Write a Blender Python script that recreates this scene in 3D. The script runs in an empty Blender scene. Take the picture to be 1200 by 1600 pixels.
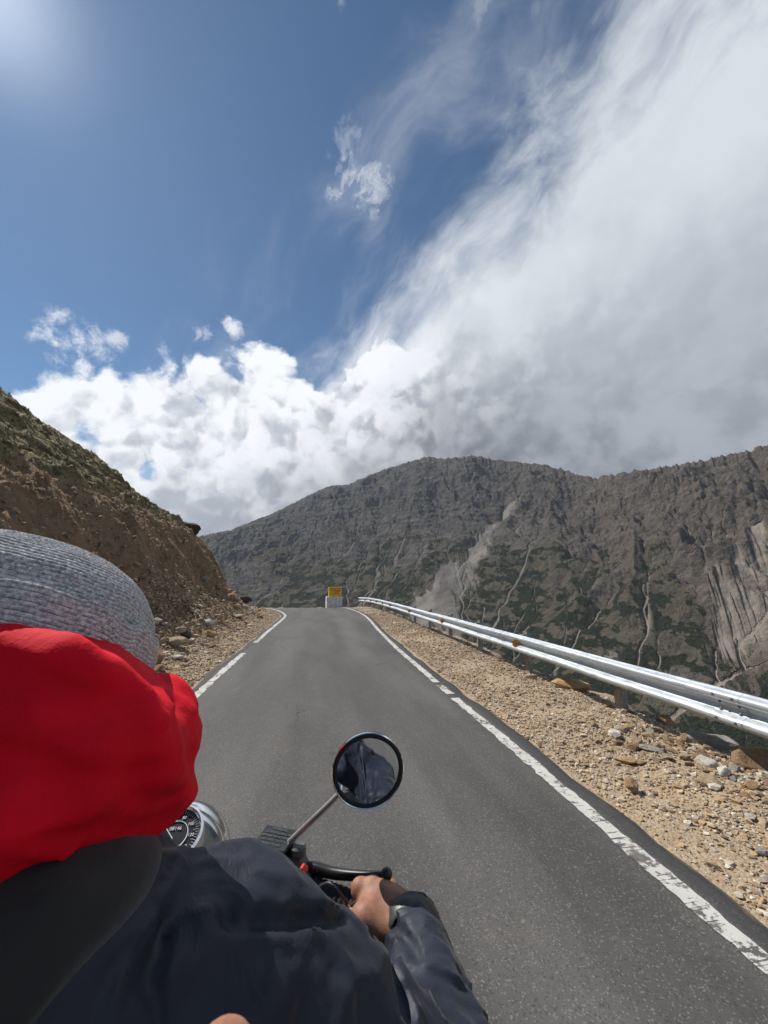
import bpy, math, random
import numpy as np
from mathutils import Vector, Matrix
R = math.radians
rng = np.random.default_rng(7)
random.seed(7)
sc = bpy.context.scene
COL = sc.collection

# ------------------------------------------------------------------ camera
CAM_H, PITCH, YAW, F = 1.6, R(10.67), R(9.12), 600.0     # F: focal length in pixels of a 1200 px wide frame
cd = bpy.data.cameras.new('camera')
cam = bpy.data.objects.new('camera', cd); COL.objects.link(cam)
cam.location = (0, 0, CAM_H); cam.rotation_euler = (R(90) + PITCH, 0, -YAW)
cd.sensor_fit = 'AUTO'; cd.sensor_width = 36; cd.lens = 600 / 1600 * 36
cd.clip_start = 0.01; cd.clip_end = 20000
cd.dof.use_dof = True; cd.dof.focus_distance = 3.0; cd.dof.aperture_fstop = 17
sc.camera = cam

def at(px, py, d):
    """real place (metres) of something seen at a pixel at depth d"""
    r = (px - 600) / F * d; u = -(py - 800) / F * d
    up = u * math.cos(PITCH) + d * math.sin(PITCH); f = d * math.cos(PITCH) - u * math.sin(PITCH)
    return np.array((r * math.cos(YAW) + f * math.sin(YAW), -r * math.sin(YAW) + f * math.cos(YAW), CAM_H + up))

# ------------------------------------------------------------------ light, exposure
SUN_EL, SUN_AZ = R(50.5), R(-47)
sl = bpy.data.lights.new('sun', 'SUN'); sl.energy = 5.0; sl.angle = R(0.5); sl.color = (1.0, .955, .89)
so = bpy.data.objects.new('sun', sl); COL.objects.link(so)
sundir = Vector((math.sin(SUN_AZ) * math.cos(SUN_EL), math.cos(SUN_AZ) * math.cos(SUN_EL), math.sin(SUN_EL)))
so.rotation_euler = (-sundir).to_track_quat('-Z', 'Y').to_euler(); so.location = sundir * 50
sc.view_settings.view_transform = 'Standard'; sc.view_settings.look = 'None'
sc.view_settings.exposure = 0.12; sc.view_settings.gamma = 1.0

# ------------------------------------------------------------------ node helpers
class G:
    """tiny wrapper: node sockets with arithmetic"""
    def __init__(s, nt): s.nt = nt
    def node(s, t, **kw):
        n = s.nt.nodes.new(t)
        for k, v in kw.items(): setattr(n, k, v)
        return n
    def set(s, sock, v):
        if isinstance(v, S): v = v.o
        if isinstance(v, bpy.types.NodeSocket): s.nt.links.new(v, sock)
        else: sock.default_value = v
    def m(s, op, *a, clamp=False):
        n = s.node('ShaderNodeMath', operation=op, use_clamp=clamp)
        for i, v in enumerate(a): s.set(n.inputs[i], v)
        return S(s, n.outputs[0])
    def vm(s, op, *a, out=0):
        n = s.node('ShaderNodeVectorMath', operation=op)
        for i, v in enumerate(a):
            if op == 'SCALE' and i == 1: s.set(n.inputs['Scale'], v)
            else: s.set(n.inputs[i], v)
        return S(s, n.outputs[out])
    def dot(s, a, v): return s.vm('DOT_PRODUCT', a, tuple(v), out=1)
    def scale(s, v, k): return s.vm('MULTIPLY', v, (k, k, k) if not isinstance(k, (tuple, list)) else tuple(k))
    def noise(s, vec, sc_, det=4, rough=.55, dist=0.0, col=False):
        n = s.node('ShaderNodeTexNoise'); s.set(n.inputs['Vector'], vec)
        n.inputs['Scale'].default_value = sc_; n.inputs['Detail'].default_value = det
        n.inputs['Roughness'].default_value = rough; n.inputs['Distortion'].default_value = dist
        return S(s, n.outputs['Color' if col else 'Fac'])
    def voro(s, vec, sc_, feature='F1', out='Distance', rnd=1.0):
        n = s.node('ShaderNodeTexVoronoi', feature=feature); s.set(n.inputs['Vector'], vec)
        n.inputs['Scale'].default_value = sc_; n.inputs['Randomness'].default_value = rnd
        return S(s, n.outputs[out])
    def ss(s, x, a, b, lo=0.0, hi=1.0, smooth=True):
        n = s.node('ShaderNodeMapRange', interpolation_type='SMOOTHSTEP' if smooth else 'LINEAR')
        s.set(n.inputs[0], x)
        for i, v in zip((1, 2, 3, 4), (a, b, lo, hi)): s.set(n.inputs[i], v)
        return S(s, n.outputs[0])
    def mix(s, f, a, b, mode='MIX'):
        n = s.node('ShaderNodeMix', data_type='RGBA', blend_type=mode)
        s.set(n.inputs[0], f)
        for i, v in ((6, a), (7, b)):
            if isinstance(v, (tuple, list)) and len(v) == 3: v = tuple(v) + (1,)
            s.set(n.inputs[i], v)
        return S(s, n.outputs[2])
    def attr(s, name, out='Fac'):
        n = s.node('ShaderNodeAttribute', attribute_name=name); return S(s, n.outputs[out])
    def obj(s):
        return S(s, s.node('ShaderNodeTexCoord').outputs['Object'])
    def bump(s, h, strength=.5, dist=.01, normal=None):
        n = s.node('ShaderNodeBump'); s.set(n.inputs['Height'], h)
        n.inputs['Strength'].default_value = strength; n.inputs['Distance'].default_value = dist
        if normal is not None: s.set(n.inputs['Normal'], normal)
        return S(s, n.outputs[0])
class S:
    def __init__(s, g, o): s.g, s.o = g, o
    def __add__(s, b): return s.g.m('ADD', s, b)
    def __radd__(s, b): return s.g.m('ADD', s, b)
    def __sub__(s, b): return s.g.m('SUBTRACT', s, b)
    def __rsub__(s, b): return s.g.m('SUBTRACT', b, s)
    def __mul__(s, b): return s.g.m('MULTIPLY', s, b)
    def __rmul__(s, b): return s.g.m('MULTIPLY', s, b)
    def max(s, b): return s.g.m('MAXIMUM', s, b)
    def min(s, b): return s.g.m('MINIMUM', s, b)
    def smax(s, b, k): return s.g.m('SMOOTH_MAX', s, b, k)

def material(name, build):
    m = bpy.data.materials.new(name); m.use_nodes = True
    nt = m.node_tree; nt.nodes.clear(); g = G(nt)
    out = g.node('ShaderNodeOutputMaterial'); b = g.node('ShaderNodeBsdfPrincipled')
    nt.links.new(b.outputs[0], out.inputs[0])
    d = build(g)
    for k, v in d.items():
        if isinstance(v, (tuple, list)) and len(v) == 3 and 'Color' in k: v = tuple(v) + (1,)
        g.set(b.inputs[k], v)
    return m

# ------------------------------------------------------------------ world: sky and clouds
def pdir(px, py):
    v = at(px, py, 1.0) - np.array((0, 0, CAM_H)); return v / np.linalg.norm(v)
def half(p, q):
    """plane through the origin holding two sky directions; positive to the right of p->q as seen"""
    n = np.cross(pdir(*p), pdir(*q)); return n / np.linalg.norm(n)
w = bpy.data.worlds.new('World'); sc.world = w; w.use_nodes = True
w.node_tree.nodes.clear(); g = G(w.node_tree)
wo = g.node('ShaderNodeOutputWorld'); bg = g.node('ShaderNodeBackground'); w.node_tree.links.new(bg.outputs[0], wo.inputs[0])
sky = g.node('ShaderNodeTexSky', sky_type='NISHITA'); sky.sun_disc = False
sky.sun_elevation = SUN_EL; sky.sun_rotation = SUN_AZ; sky.altitude = 3500; sky.air_density = 1.0; sky.dust_density = 0.6; sky.ozone_density = 1.4
SKY_K = 0.095
D = S(g, g.node('ShaderNodeTexCoord').outputs['Generated'])
skyc = g.scale(S(g, sky.outputs[0]), (SKY_K * .80, SKY_K * 1.02, SKY_K * 1.06))
n1 = half((440, 640), (985, -40))          # wall of cloud on the right
n2 = half((0, 628), (520, 560))             # bank of cumulus along the horizon
s1 = g.dot(D, n1); s2 = g.dot(D, n2)
if np.dot(n1, pdir(1000, 500)) < 0: s1 = s1 * -1.0
if np.dot(n2, pdir(200, 750)) < 0: s2 = s2 * -1.0
warp = g.noise(D, 3.2, 3, .5, col=True)
Dw = g.vm('ADD', D, g.scale(g.vm('SUBTRACT', warp, (.5, .5, .5)), .22))
# streaky frame: long axis along the wall of cloud
ea = pdir(760, 330) - pdir(520, 640); ea /= np.linalg.norm(ea)
def stretched(v, k):
    along = g.dot(v, ea)
    return g.vm('ADD', v, g.vm('SCALE', tuple(-ea * (1 - k)), along))
Ds = stretched(Dw, .28)
na = g.noise(Ds, 5.0, 9, .6)
nb = g.noise(Dw, 6.5, 10, .56, .15)
nc = g.noise(Dw, 2.6, 5, .5)
fr = g.noise(Dw, 17.0, 8, .6, .3)
def billow(v, sc_, det=2, rough=.5):
    n = g.node('ShaderNodeTexVoronoi', feature='F1'); g.set(n.inputs['Vector'], v); n.normalize = True
    n.inputs['Scale'].default_value = sc_; n.inputs['Detail'].default_value = det; n.inputs['Roughness'].default_value = rough
    return S(g, n.outputs['Distance'])
warp2 = g.noise(D, 9.0, 5, .6, col=True)
Db = g.vm('ADD', D, g.scale(g.vm('SUBTRACT', warp2, (.5, .5, .5)), .09))
puff = 1.0 - billow(Db, 8.5)
puff_s = 1.0 - billow(g.vm('ADD', Db, tuple(np.array(sundir[:]) * .022)), 8.5)
zsep = g.node('ShaderNodeSeparateXYZ'); g.set(zsep.inputs[0], D); lowsky = g.ss(S(g, zsep.outputs[2]), .66, .42)
relief = g.m('SUBTRACT', puff, puff_s) * lowsky * .8      # which side of a billow faces the sun
c1 = s1 + (na - .5) * .62 + (nc - .5) * .12 + (fr - .5) * .05
d1 = g.ss(c1, -.07, .15)
hol = None                                   # thin places in the low bank where the blue shows
for (px, py, r, a) in ((148, 672, .05, .07), (222, 730, .06, .12), (300, 700, .06, .06), (240, 755, .04, .10), (508, 590, .06, .16), (60, 640, .04, .03)):
    v = g.vm('DISTANCE', D, tuple(pdir(px, py)), out=1); h = g.ss(v, r * 1.5, 0, 0, a)
    hol = h if hol is None else hol + h
c2 = s2 + (nb - .5) * .30 + (puff - .62) * .34 + (fr - .5) * .14 - hol
d2 = g.ss(c2, -.015, .040)
puffs = None                                 # stray scraps of cloud
fr2 = g.noise(g.vm('ADD', stretched(Db, .7), (.3, .1, .2)), 17.0, 8, .62, .2)
for (px, py, r, a) in ((108, 536, .060, .9), (132, 574, .036, .8), (158, 560, .030, .5), (185, 530, .026, .6), (312, 520, .042, .6), (364, 514, .030, .8), (265, 548, .03, .35), (564, 290, .080, .55),
                       (765, 4, .04, .3), (840, 14, .03, .2), (532, 2, .02, .25), (240, 590, .04, .7), (560, 210, .06, .25)):
    v = g.vm('DISTANCE', D, tuple(pdir(px, py)), out=1)
    h = g.ss((1.0 - v * (1 / r)) * .55 + (fr2 - .56) * 2.2, .0, .45, 0, a) * g.ss(v, r * 1.3, r * .6)
    puffs = h if puffs is None else puffs.max(h)
veil = g.ss(c1, -.32, .02, 0, .34) * g.ss(na, .36, .68)
dens = d1.max(d2).max(puffs).max(veil)
dens = g.m('MINIMUM', dens, 1.0)
# cloud brightness: bright rims, grey depths to the lower right
gl = half((430, 800), (1260, 330)); s3 = g.dot(D, gl)
if np.dot(gl, pdir(1100, 650)) < 0: s3 = s3 * -1.0
lump = g.noise(g.vm('ADD', Dw, (0.03, .02, -.05)), 6.0, 7, .58, .2)
deep = g.ss(s3 + (lump - .5) * .42, -.22, .16)
edge = g.ss(c1.max(c2), 0.04, .52)
bigl = g.noise(Dw, 2.2, 3, .5)
cw = g.mix(g.ss(edge * .55 + (lump - .42) * .8 - relief * 6.5, .05, .80), (.93, .95, .99), (.50, .54, .60))
cg = g.mix(g.ss(lump + relief * 1.2 + (puff - .6) * .12 * lowsky, .36, .66), (.130, .140, .168), (.30, .32, .36))
cc = g.mix(deep, cw, cg)
upper = g.ss(g.dot(D, pdir(1150, 120)), .72, .98)
cc = g.mix(upper * .65, cc, (.50, .56, .62))
sd_ = g.dot(D, tuple(sundir)); halo = g.m('POWER', sd_.max(0.0), 14.0) * .05 + g.m('POWER', sd_.max(0.0), 260.0) * .42
skyc = g.mix(1.0, skyc, g.scale(g.mix(halo, (0, 0, 0), (1, 1, 1)), (.95, .98, 1.0)), 'ADD')
fin = g.mix(dens, skyc, cc)
w.node_tree.links.new(fin.o, bg.inputs[0]); bg.inputs[1].default_value = 1.0

# ------------------------------------------------------------------ numpy noise
def _h(i, j, k, seed):
    n = (i * 374761393 + j * 668265263 + k * 2147483647 + seed * 1274126177) & 0xffffffff
    n = ((n ^ (n >> 13)) * 1274126177) & 0xffffffff
    n = (n ^ (n >> 16)) & 0xffffffff
    return n.astype(np.float64) / 4294967295.0
def vnoise(x, y, z=None, seed=0):
    x = np.asarray(x, float); y = np.asarray(y, float)
    xi = np.floor(x).astype(np.int64); yi = np.floor(y).astype(np.int64); fx = x - xi; fy = y - yi
    fx = fx * fx * fx * (fx * (fx * 6 - 15) + 10); fy = fy * fy * fy * (fy * (fy * 6 - 15) + 10)
    if z is None:
        k = np.zeros_like(xi)
        a = _h(xi, yi, k, seed); b = _h(xi + 1, yi, k, seed); c = _h(xi, yi + 1, k, seed); d = _h(xi + 1, yi + 1, k, seed)
        return (a + (b - a) * fx) * (1 - fy) + (c + (d - c) * fx) * fy
    zi = np.floor(z).astype(np.int64); fz = z - zi; fz = fz * fz * (3 - 2 * fz)
    r = []
    for o in (0, 1):
        a = _h(xi, yi, zi + o, seed); b = _h(xi + 1, yi, zi + o, seed); c = _h(xi, yi + 1, zi + o, seed); d = _h(xi + 1, yi + 1, zi + o, seed)
        r.append((a + (b - a) * fx) * (1 - fy) + (c + (d - c) * fx) * fy)
    return r[0] * (1 - fz) + r[1] * fz
def fbm(x, y, z=None, o=5, g_=.5, seed=0, ridged=False):
    s = 0; a = 1; t = 0; f = 1.0
    for i in range(o):
        n = vnoise(x * f + i * 17.3, y * f - i * 9.1, None if z is None else z * f + i * 3.7, seed + i)
        if ridged: n = (1 - np.abs(2 * n - 1)) ** 1.6
        s = s + a * n; t += a; a *= g_; f *= 2.03
    return s / t
def sstep(x, a, b):
    t = np.clip((x - a) / (b - a), 0, 1); return t * t * (3 - 2 * t)
def smin(a, b, k):
    h = np.maximum(k - np.abs(a - b), 0) / k; return np.minimum(a, b) - h * h * k * .25

# ------------------------------------------------------------------ object helpers
def tag(o, label=None, cat=None, group=None, kind=None):
    if label: o['label'] = label
    if cat: o['category'] = cat
    if group: o['group'] = group
    if kind: o['kind'] = kind
    return o
def empty(name, loc, label, cat, group=None, rot=(0, 0, 0)):
    o = bpy.data.objects.new(name, None); COL.objects.link(o); o.location = loc; o.rotation_euler = rot
    o.empty_display_size = .1
    return tag(o, label, cat, group)
def link(name, me, mat, parent=None):
    o = bpy.data.objects.new(name, me); COL.objects.link(o)
    if mat: me.materials.append(mat)
    if parent is not None:
        o.parent = parent
        o.matrix_parent_inverse = Matrix.LocRotScale(parent.location, parent.rotation_euler, parent.scale).inverted() if parent.parent is None else \
            (parent_world(parent)).inverted()
    return o
def parent_world(o):
    m = Matrix.LocRotScale(o.location, o.rotation_euler, o.scale)
    if o.parent is not None: m = parent_world(o.parent) @ o.matrix_parent_inverse @ m
    return m
def npmesh(name, V, Fc, smooth=False):
    """V (n,3); Fc list of (m,k) int arrays"""
    me = bpy.data.meshes.new(name)
    if isinstance(Fc, np.ndarray): Fc = [Fc]
    Fc = [f for f in Fc if len(f)]
    me.vertices.add(len(V)); me.vertices.foreach_set('co', np.ascontiguousarray(V, dtype=np.float32).ravel())
    tot = sum(f.size for f in Fc); n = sum(len(f) for f in Fc)
    me.loops.add(tot); me.polygons.add(n)
    me.loops.foreach_set('vertex_index', np.concatenate([f.ravel() for f in Fc]).astype(np.int32))
    st = []; s = 0
    for f in Fc:
        st.append(s + np.arange(len(f)) * f.shape[1]); s += f.size
    me.polygons.foreach_set('loop_start', np.concatenate(st).astype(np.int32))
    me.polygons.foreach_set('use_smooth', np.full(n, smooth))
    me.update(calc_edges=True); me.validate()
    return me
def fattr(me, name, vals):
    a = me.attributes.new(name, 'FLOAT', 'POINT'); a.data.foreach_set('value', np.ascontiguousarray(vals, dtype=np.float32).ravel())
def gridfaces(nu, nv, wrap=False):
    i = np.arange(nu - 1)[:, None]; j = np.arange(nv if wrap else nv - 1)[None, :]; j2 = (j + 1) % nv
    return np.stack([(i * nv + j), (i * nv + j2), ((i + 1) * nv + j2), ((i + 1) * nv + j)], -1).reshape(-1, 4)
class MB:
    def __init__(s): s.V = []; s.Q = []; s.P = []; s.n = 0
    def add(s, V, faces):
        V = np.asarray(V, float); s.V.append(V)
        for f in faces: s.P.append(tuple(int(i) + s.n for i in f))
        s.n += len(V)
    def box(s, c, size, rot=None, bev=.0):
        c = np.array(c, float); h = np.array(size, float) / 2; b = min(bev, h.min() * .9)
        if b <= 0:
            V = np.array([(x, y, z) for x in (-1, 1) for y in (-1, 1) for z in (-1, 1)]) * h
            Fc = [(0, 1, 3, 2), (4, 6, 7, 5), (0, 4, 5, 1), (2, 3, 7, 6), (0, 2, 6, 4), (1, 5, 7, 3)]
        else:
            V = []; idx = {}
            for ax in range(3):
                for sx in (-1, 1):
                    for sy in (-1, 1):
                        for sz in (-1, 1):
                            sg = (sx, sy, sz); p = [sg[i] * (h[i] - (0 if i == ax else b)) for i in range(3)]
                            idx[(ax,) + sg] = len(V); V.append(p)
            Fc = []
            def q(l): Fc.append(tuple(idx[k] for k in l))
            for sg in (-1, 1):
                q([(0, sg, -1, -1), (0, sg, 1, -1), (0, sg, 1, 1), (0, sg, -1, 1)][::sg])
                q([(1, -1, sg, -1), (1, -1, sg, 1), (1, 1, sg, 1), (1, 1, sg, -1)][::sg])
                q([(2, -1, -1, sg), (2, 1, -1, sg), (2, 1, 1, sg), (2, -1, 1, sg)][::sg])
            for a in (-1, 1):
                for bb in (-1, 1):
                    q([(0, a, bb, -1), (1, a, bb, -1), (1, a, bb, 1), (0, a, bb, 1)])
                    q([(0, a, -1, bb), (2, a, -1, bb), (2, a, 1, bb), (0, a, 1, bb)])
                    q([(1, -1, a, bb), (2, -1, a, bb), (2, 1, a, bb), (1, 1, a, bb)])
                    for cc in (-1, 1): q([(0, a, bb, cc), (1, a, bb, cc), (2, a, bb, cc)])
            V = np.array(V)
        if rot is not None: V = V @ np.array(rot).T
        s.add(V + c, Fc)
    def tube(s, pts, r, n=12, cap=True):
        pts = np.array(pts, float); m = len(pts); rr = np.full(m, r) if np.isscalar(r) else np.array(r, float)
        T = np.gradient(pts, axis=0); T /= np.linalg.norm(T, axis=1)[:, None] + 1e-12
        u = np.cross(T[0], (0, 0, 1)); u = np.cross(T[0], (1, 0, 0)) if np.linalg.norm(u) < .1 else u
        u /= np.linalg.norm(u); V = []
        a = np.linspace(0, 2 * math.pi, n, endpoint=False)
        for i in range(m):
            u = u - T[i] * u.dot(T[i]); u /= np.linalg.norm(u); v = np.cross(T[i], u)
            V.append(pts[i] + rr[i] * (np.cos(a)[:, None] * u + np.sin(a)[:, None] * v))
        Fc = [tuple(x) for x in gridfaces(m, n, True)]
        if cap: Fc += [tuple(range(n))[::-1], tuple((m - 1) * n + k for k in range(n))]
        s.add(np.concatenate(V), Fc)
    def lathe(s, c, axis, prof, n=32):
        """prof: list of (t along axis, radius)"""
        c = np.array(c, float); ax = np.array(axis, float); ax /= np.linalg.norm(ax)
        u = np.cross(ax, (0, 0, 1)); u = np.cross(ax, (1, 0, 0)) if np.linalg.norm(u) < .1 else u
        u /= np.linalg.norm(u); v = np.cross(ax, u); a = np.linspace(0, 2 * math.pi, n, endpoint=False)
        V = np.concatenate([c + ax * t + max(r, 1e-5) * (np.cos(a)[:, None] * u + np.sin(a)[:, None] * v) for t, r in prof])
        s.add(V, [tuple(x) for x in gridfaces(len(prof), n, True)])
    def build(s, name, mat, parent=None, smooth=False, auto=None):
        me = bpy.data.meshes.new(name); me.from_pydata(np.concatenate(s.V).tolist(), [], s.P)
        import bmesh
        bm = bmesh.new(); bm.from_mesh(me); bmesh.ops.remove_doubles(bm, verts=bm.verts, dist=1e-5)
        bmesh.ops.recalc_face_normals(bm, faces=bm.faces)
        bm.to_mesh(me); bm.free()
        if smooth:
            me.polygons.foreach_set('use_smooth', np.full(len(me.polygons), True))
            me.set_sharp_from_angle(angle=R(auto or 40))
        return link(name, me, mat, parent)

# ================================================================== THE SETTING
LE = np.array([(-1.95, -40), (-1.95, 14), (-1.95, 20.3), (-2.2, 22.2), (-2.85, 25), (-3.7, 27), (-6, 29.6), (-12, 33), (-30, 40)], float)
RE = np.array([(2.13, -40), (2.13, 8), (2.22, 13), (2.42, 18), (2.45, 21), (2.25, 24.5), (1.75, 27.2), (.6, 28.5), (-2, 30.4), (-7, 34), (-14, 38), (-30, 45)], float)
TOE = np.array([(-2.95, -40), (-2.95, 14), (-3.15, 18), (-3.7, 23), (-4.4, 27.5), (-7, 30.6), (-13, 34.5), (-60, 55)], float)
NOSE = np.array([(0, 23.5), (-4, 25.2), (-9, 27.2), (-20, 33), (-60, 55)], float)
PLAT = np.array([(3.85, -60), (3.85, 14), (3.95, 20), (3.75, 25), (3.3, 30), (1.9, 31.4), (-2, 33), (-7, 36), (-14, 40), (-80, 75)], float)
def smooth_line(P, step=.25):
    """Catmull-Rom resample"""
    out = []
    for i in range(len(P) - 1):
        p0 = P[max(i - 1, 0)]; p1 = P[i]; p2 = P[i + 1]; p3 = P[min(i + 2, len(P) - 1)]
        L = np.linalg.norm(p2 - p1); n = max(2, int(L / step))
        m1 = (p2 - p0) / (np.linalg.norm(p2 - p1) + np.linalg.norm(p1 - p0) + 1e-9) * L; m2 = (p3 - p1) / (np.linalg.norm(p3 - p2) + L + 1e-9) * L
        if i == 0: m1 = p2 - p1
        if i == len(P) - 2: m2 = p2 - p1
        t = np.linspace(0, 1, n, endpoint=False)[:, None]
        out.append((2 * t**3 - 3 * t**2 + 1) * p1 + (t**3 - 2 * t**2 + t) * m1 + (-2 * t**3 + 3 * t**2) * p2 + (t**3 - t**2) * m2)
    out.append(P[-1:]); return np.concatenate(out)
def sdist(P, x, y):
    """signed distance to an open line, positive on its left"""
    sh = x.shape; x = x.ravel(); y = y.ravel(); best = np.full(x.shape, 1e18); sg = np.ones(x.shape)
    for a, b in zip(P[:-1], P[1:]):
        d = b - a; t = np.clip(((x - a[0]) * d[0] + (y - a[1]) * d[1]) / (d @ d), 0, 1)
        ex = x - a[0] - t * d[0]; ey = y - a[1] - t * d[1]; q = ex * ex + ey * ey; m = q < best
        best[m] = q[m]; sg[m] = np.sign(d[0] * ey - d[1] * ex)[m]
    return (np.sqrt(best) * np.where(sg == 0, 1, sg)).reshape(sh)
def crest(x, y): return -.055 * np.maximum(y - 27.0, 0) ** 1.0 * sstep(y, 26.5, 29)
def near_height(x, y):
    """returns height and masks of the ground close to the camera"""
    base = crest(x, y)
    u = sdist(TOE, x, y) + .2                                   # >0 into the hill
    tw = (fbm(x * .35, y * .35, o=3, seed=3) - .5)
    u2 = u + tw * 1.1 * sstep(u, .2, 2.5)
    talus = np.interp(u2, [-1.0, 0, .5, 1.1, 1.7], [0, .05, .22, .62, 1.15])
    face = np.interp(u2, [1.2, 1.8, 2.6, 3.35, 3.75, 4.1], [.62, 1.35, 2.65, 3.70, 3.98, 4.2])
    face = np.where(u2 > 4.1, 4.2 + (u2 - 4.1) * .735, face); face = face + .38 * sstep(y, 10, 22) * sstep(u2, 2.4, 4)
    hill = np.where(u2 < 1.45, talus, np.maximum(face, np.minimum(talus, 1.0)))
    hill = np.where(u2 > 30, hill - (u2 - 30) * .4, hill)
    v = sdist(NOSE, x, y)
    cap = np.interp(v, [-3, -1.5, -.3, .3, 2.8, 4.5, 9, 60], [-.05, .05, .5, 1.1, 4.9, 6.2, 13, 70]) + (fbm(x * .8, y * .8, o=4, seed=5) - .5) * 1.0 * sstep(v, -1, 1)
    hill = smin(hill, cap, .5)
    grass = sstep(u2, 3.55, 3.95) * sstep(v, .8, 2.2)
    # broken surface of the cut
    cut = sstep(u, -.4, 1.2) * (1 - grass)
    rough = (fbm(x * 1.3, y * 1.3, hill * 1.1, o=6, g_=.6, seed=11, ridged=True) - .45) * .42 + (fbm(x * 4, y * 4, hill * 4, o=5, g_=.65, seed=12, ridged=True) - .5) * .30
    tuft = (fbm(x * .8, y * 1.4, o=4, seed=21, ridged=True) - .4) * .55 + (fbm(x * 3.6, y * 3.6, o=3, seed=22) - .5) * .30
    tuft = tuft * sstep(u2, 3.4, 3.9) + .22 * np.exp(-((u2 - 3.95) / .33) ** 2)
    z = base + np.maximum(hill, 0) + rough * cut * sstep(u, -.2, 1.0) + tuft * grass
    # shoulders
    e1 = sdist(LE, x, y); e2 = -sdist(RE, x, y)
    off = np.maximum(e1, e2)                                    # >0 outside the asphalt
    sh = sstep(off, .02, .5)
    z = z + sh * ((fbm(x * 2.2, y * 2.2, o=5, seed=31) - .5) * .10 + .01) - (1 - sstep(off, -.25, .02)) * .05 - .012
    # drop into the valley
    d = -sdist(PLAT, x, y); dn = d + (fbm(x * .7, y * .7, o=5, seed=41) - .5) * .9 - .1
    berm = .06 * np.exp(-((d + .55) / .5) ** 2) * sstep(off, .2, .8)
    dp = np.maximum(dn, 0); drop = np.where(dp < .6, .9 * dp * dp, .324 + (dp - .6) * .86)
    drop = drop + (fbm(x * 1.6, y * 1.6, o=5, seed=43, ridged=True) - .5) * .5 * sstep(dn, .2, 1.5)
    z = z + berm - drop
    return z, grass, cut, off, d

def ground_piece(name, xs, ys, mat):
    X, Y = np.meshgrid(xs, ys, indexing='ij')
    z, grass, cut, off, d = near_height(X, Y)
    me = npmesh(name, np.stack([X, Y, z], -1).reshape(-1, 3), gridfaces(len(xs), len(ys)), True)
    fattr(me, 'grass', grass); fattr(me, 'cut', cut); fattr(me, 'drop', sstep(d, .1, 1.6)); fattr(me, 'off', off)
    return link(name, me, mat)

def rockramp(g, f):  # ochre, tan, grey-brown stones
    n = g.node('ShaderNodeValToRGB'); g.set(n.inputs[0], f); e = n.color_ramp
    cols = [(0, (.14, .10, .068)), (.2, (.29, .205, .13)), (.42, (.42, .315, .205)), (.6, (.38, .26, .14)), (.76, (.50, .42, .32)), (.9, (.33, .29, .24)), (1, (.66, .59, .48))]
    e.elements[0].position, e.elements[0].color = cols[0][0], cols[0][1] + (1,)
    e.elements[1].position, e.elements[1].color = cols[-1][0], cols[-1][1] + (1,)
    for p, c in cols[1:-1]:
        k = e.elements.new(p); k.color = c + (1,)
    return S(g, n.outputs[0])
def m_ground(g):
    P = g.obj()
    big = g.noise(P, .7, 4); med = g.noise(P, 5, 5, .6); fine = g.noise(P, 40, 4, .65)
    cell = g.voro(P, 42, out='Color'); cellx = g.node('ShaderNodeSeparateColor'); g.set(cellx.inputs[0], cell)
    cd_ = g.voro(P, 42); cell2 = g.voro(P, 95, out='Color'); c2 = g.node('ShaderNodeSeparateColor'); g.set(c2.inputs[0], cell2)
    stone = rockramp(g, S(g, cellx.outputs[0]) * .55 + S(g, c2.outputs[0]) * .3 + .12)
    dirt = g.mix(g.ss(med, .3, .7), (.33, .24, .150), (.46, .355, .24))
    col = g.mix(.55, dirt, stone)
    col = g.mix(g.ss(fine, .35, .7) * .35, col, (.15, .105, .07))
    # cut bank: browner earth
    cutc = g.mix(g.ss(g.noise(P, 1.1, 6, .6), .35, .68), (.160, .090, .042), (.28, .175, .092))
    cutc = g.mix(g.ss(g.noise(P, 8, 6, .7), .50, .66) * .75, cutc, (.33, .24, .155))
    cutc = g.mix(g.ss(g.noise(P, 3.3, 5, .65), .56, .7) * .6, cutc, (.055, .033, .02))
    col = g.mix(g.attr('cut') * .9, col, cutc)
    gr = g.mix(g.ss(g.noise(P, 1.7, 6, .6), .35, .65), (.100, .085, .034), (.27, .215, .105))
    gr = g.mix(g.ss(g.noise(P, 7, 4, .6), .5, .7), gr, (.028, .028, .011))
    col = g.mix(g.attr('grass'), col, gr)
    dr = g.mix(g.ss(g.noise(P, .9, 6, .6), .42, .6), (.17, .14, .10), (.045, .05, .026))
    col = g.mix(g.attr('drop') * .8, col, dr)
    # tar and dust along the broken edge of the road
    h = med * .5 + fine * .45 + (cd_ * -.3) + g.attr('cut') * g.noise(P, 9, 6, .7) * 2.2
    return {'Base Color': col, 'Roughness': .95, 'Normal': g.bump(h, .9, .035)}
M_ground = material('shoulder_earth', m_ground)
ysg = np.concatenate([np.linspace(-30, -1, 60), np.arange(-.9, 6, .045), np.arange(6, 30, .06), np.linspace(30.1, 60, 90)])
ground_piece('ground', np.concatenate([np.arange(-2.4, -1.6, .05), np.linspace(-1.5, 1.8, 12), np.arange(1.9, 5.5, .045), np.linspace(5.6, 16, 60)]), ysg, M_ground)['kind'] = 'structure'
ysh = np.concatenate([np.linspace(-30, 2, 80), np.arange(2.05, 31, .055), np.linspace(31.1, 60, 90)])
ground_piece('hillside', np.concatenate([np.linspace(-60, -16, 100), np.linspace(-15.8, -8.1, 90), np.arange(-8, -2.41, .045), [-2.4]]), ysh, M_ground)['kind'] = 'structure'

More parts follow.
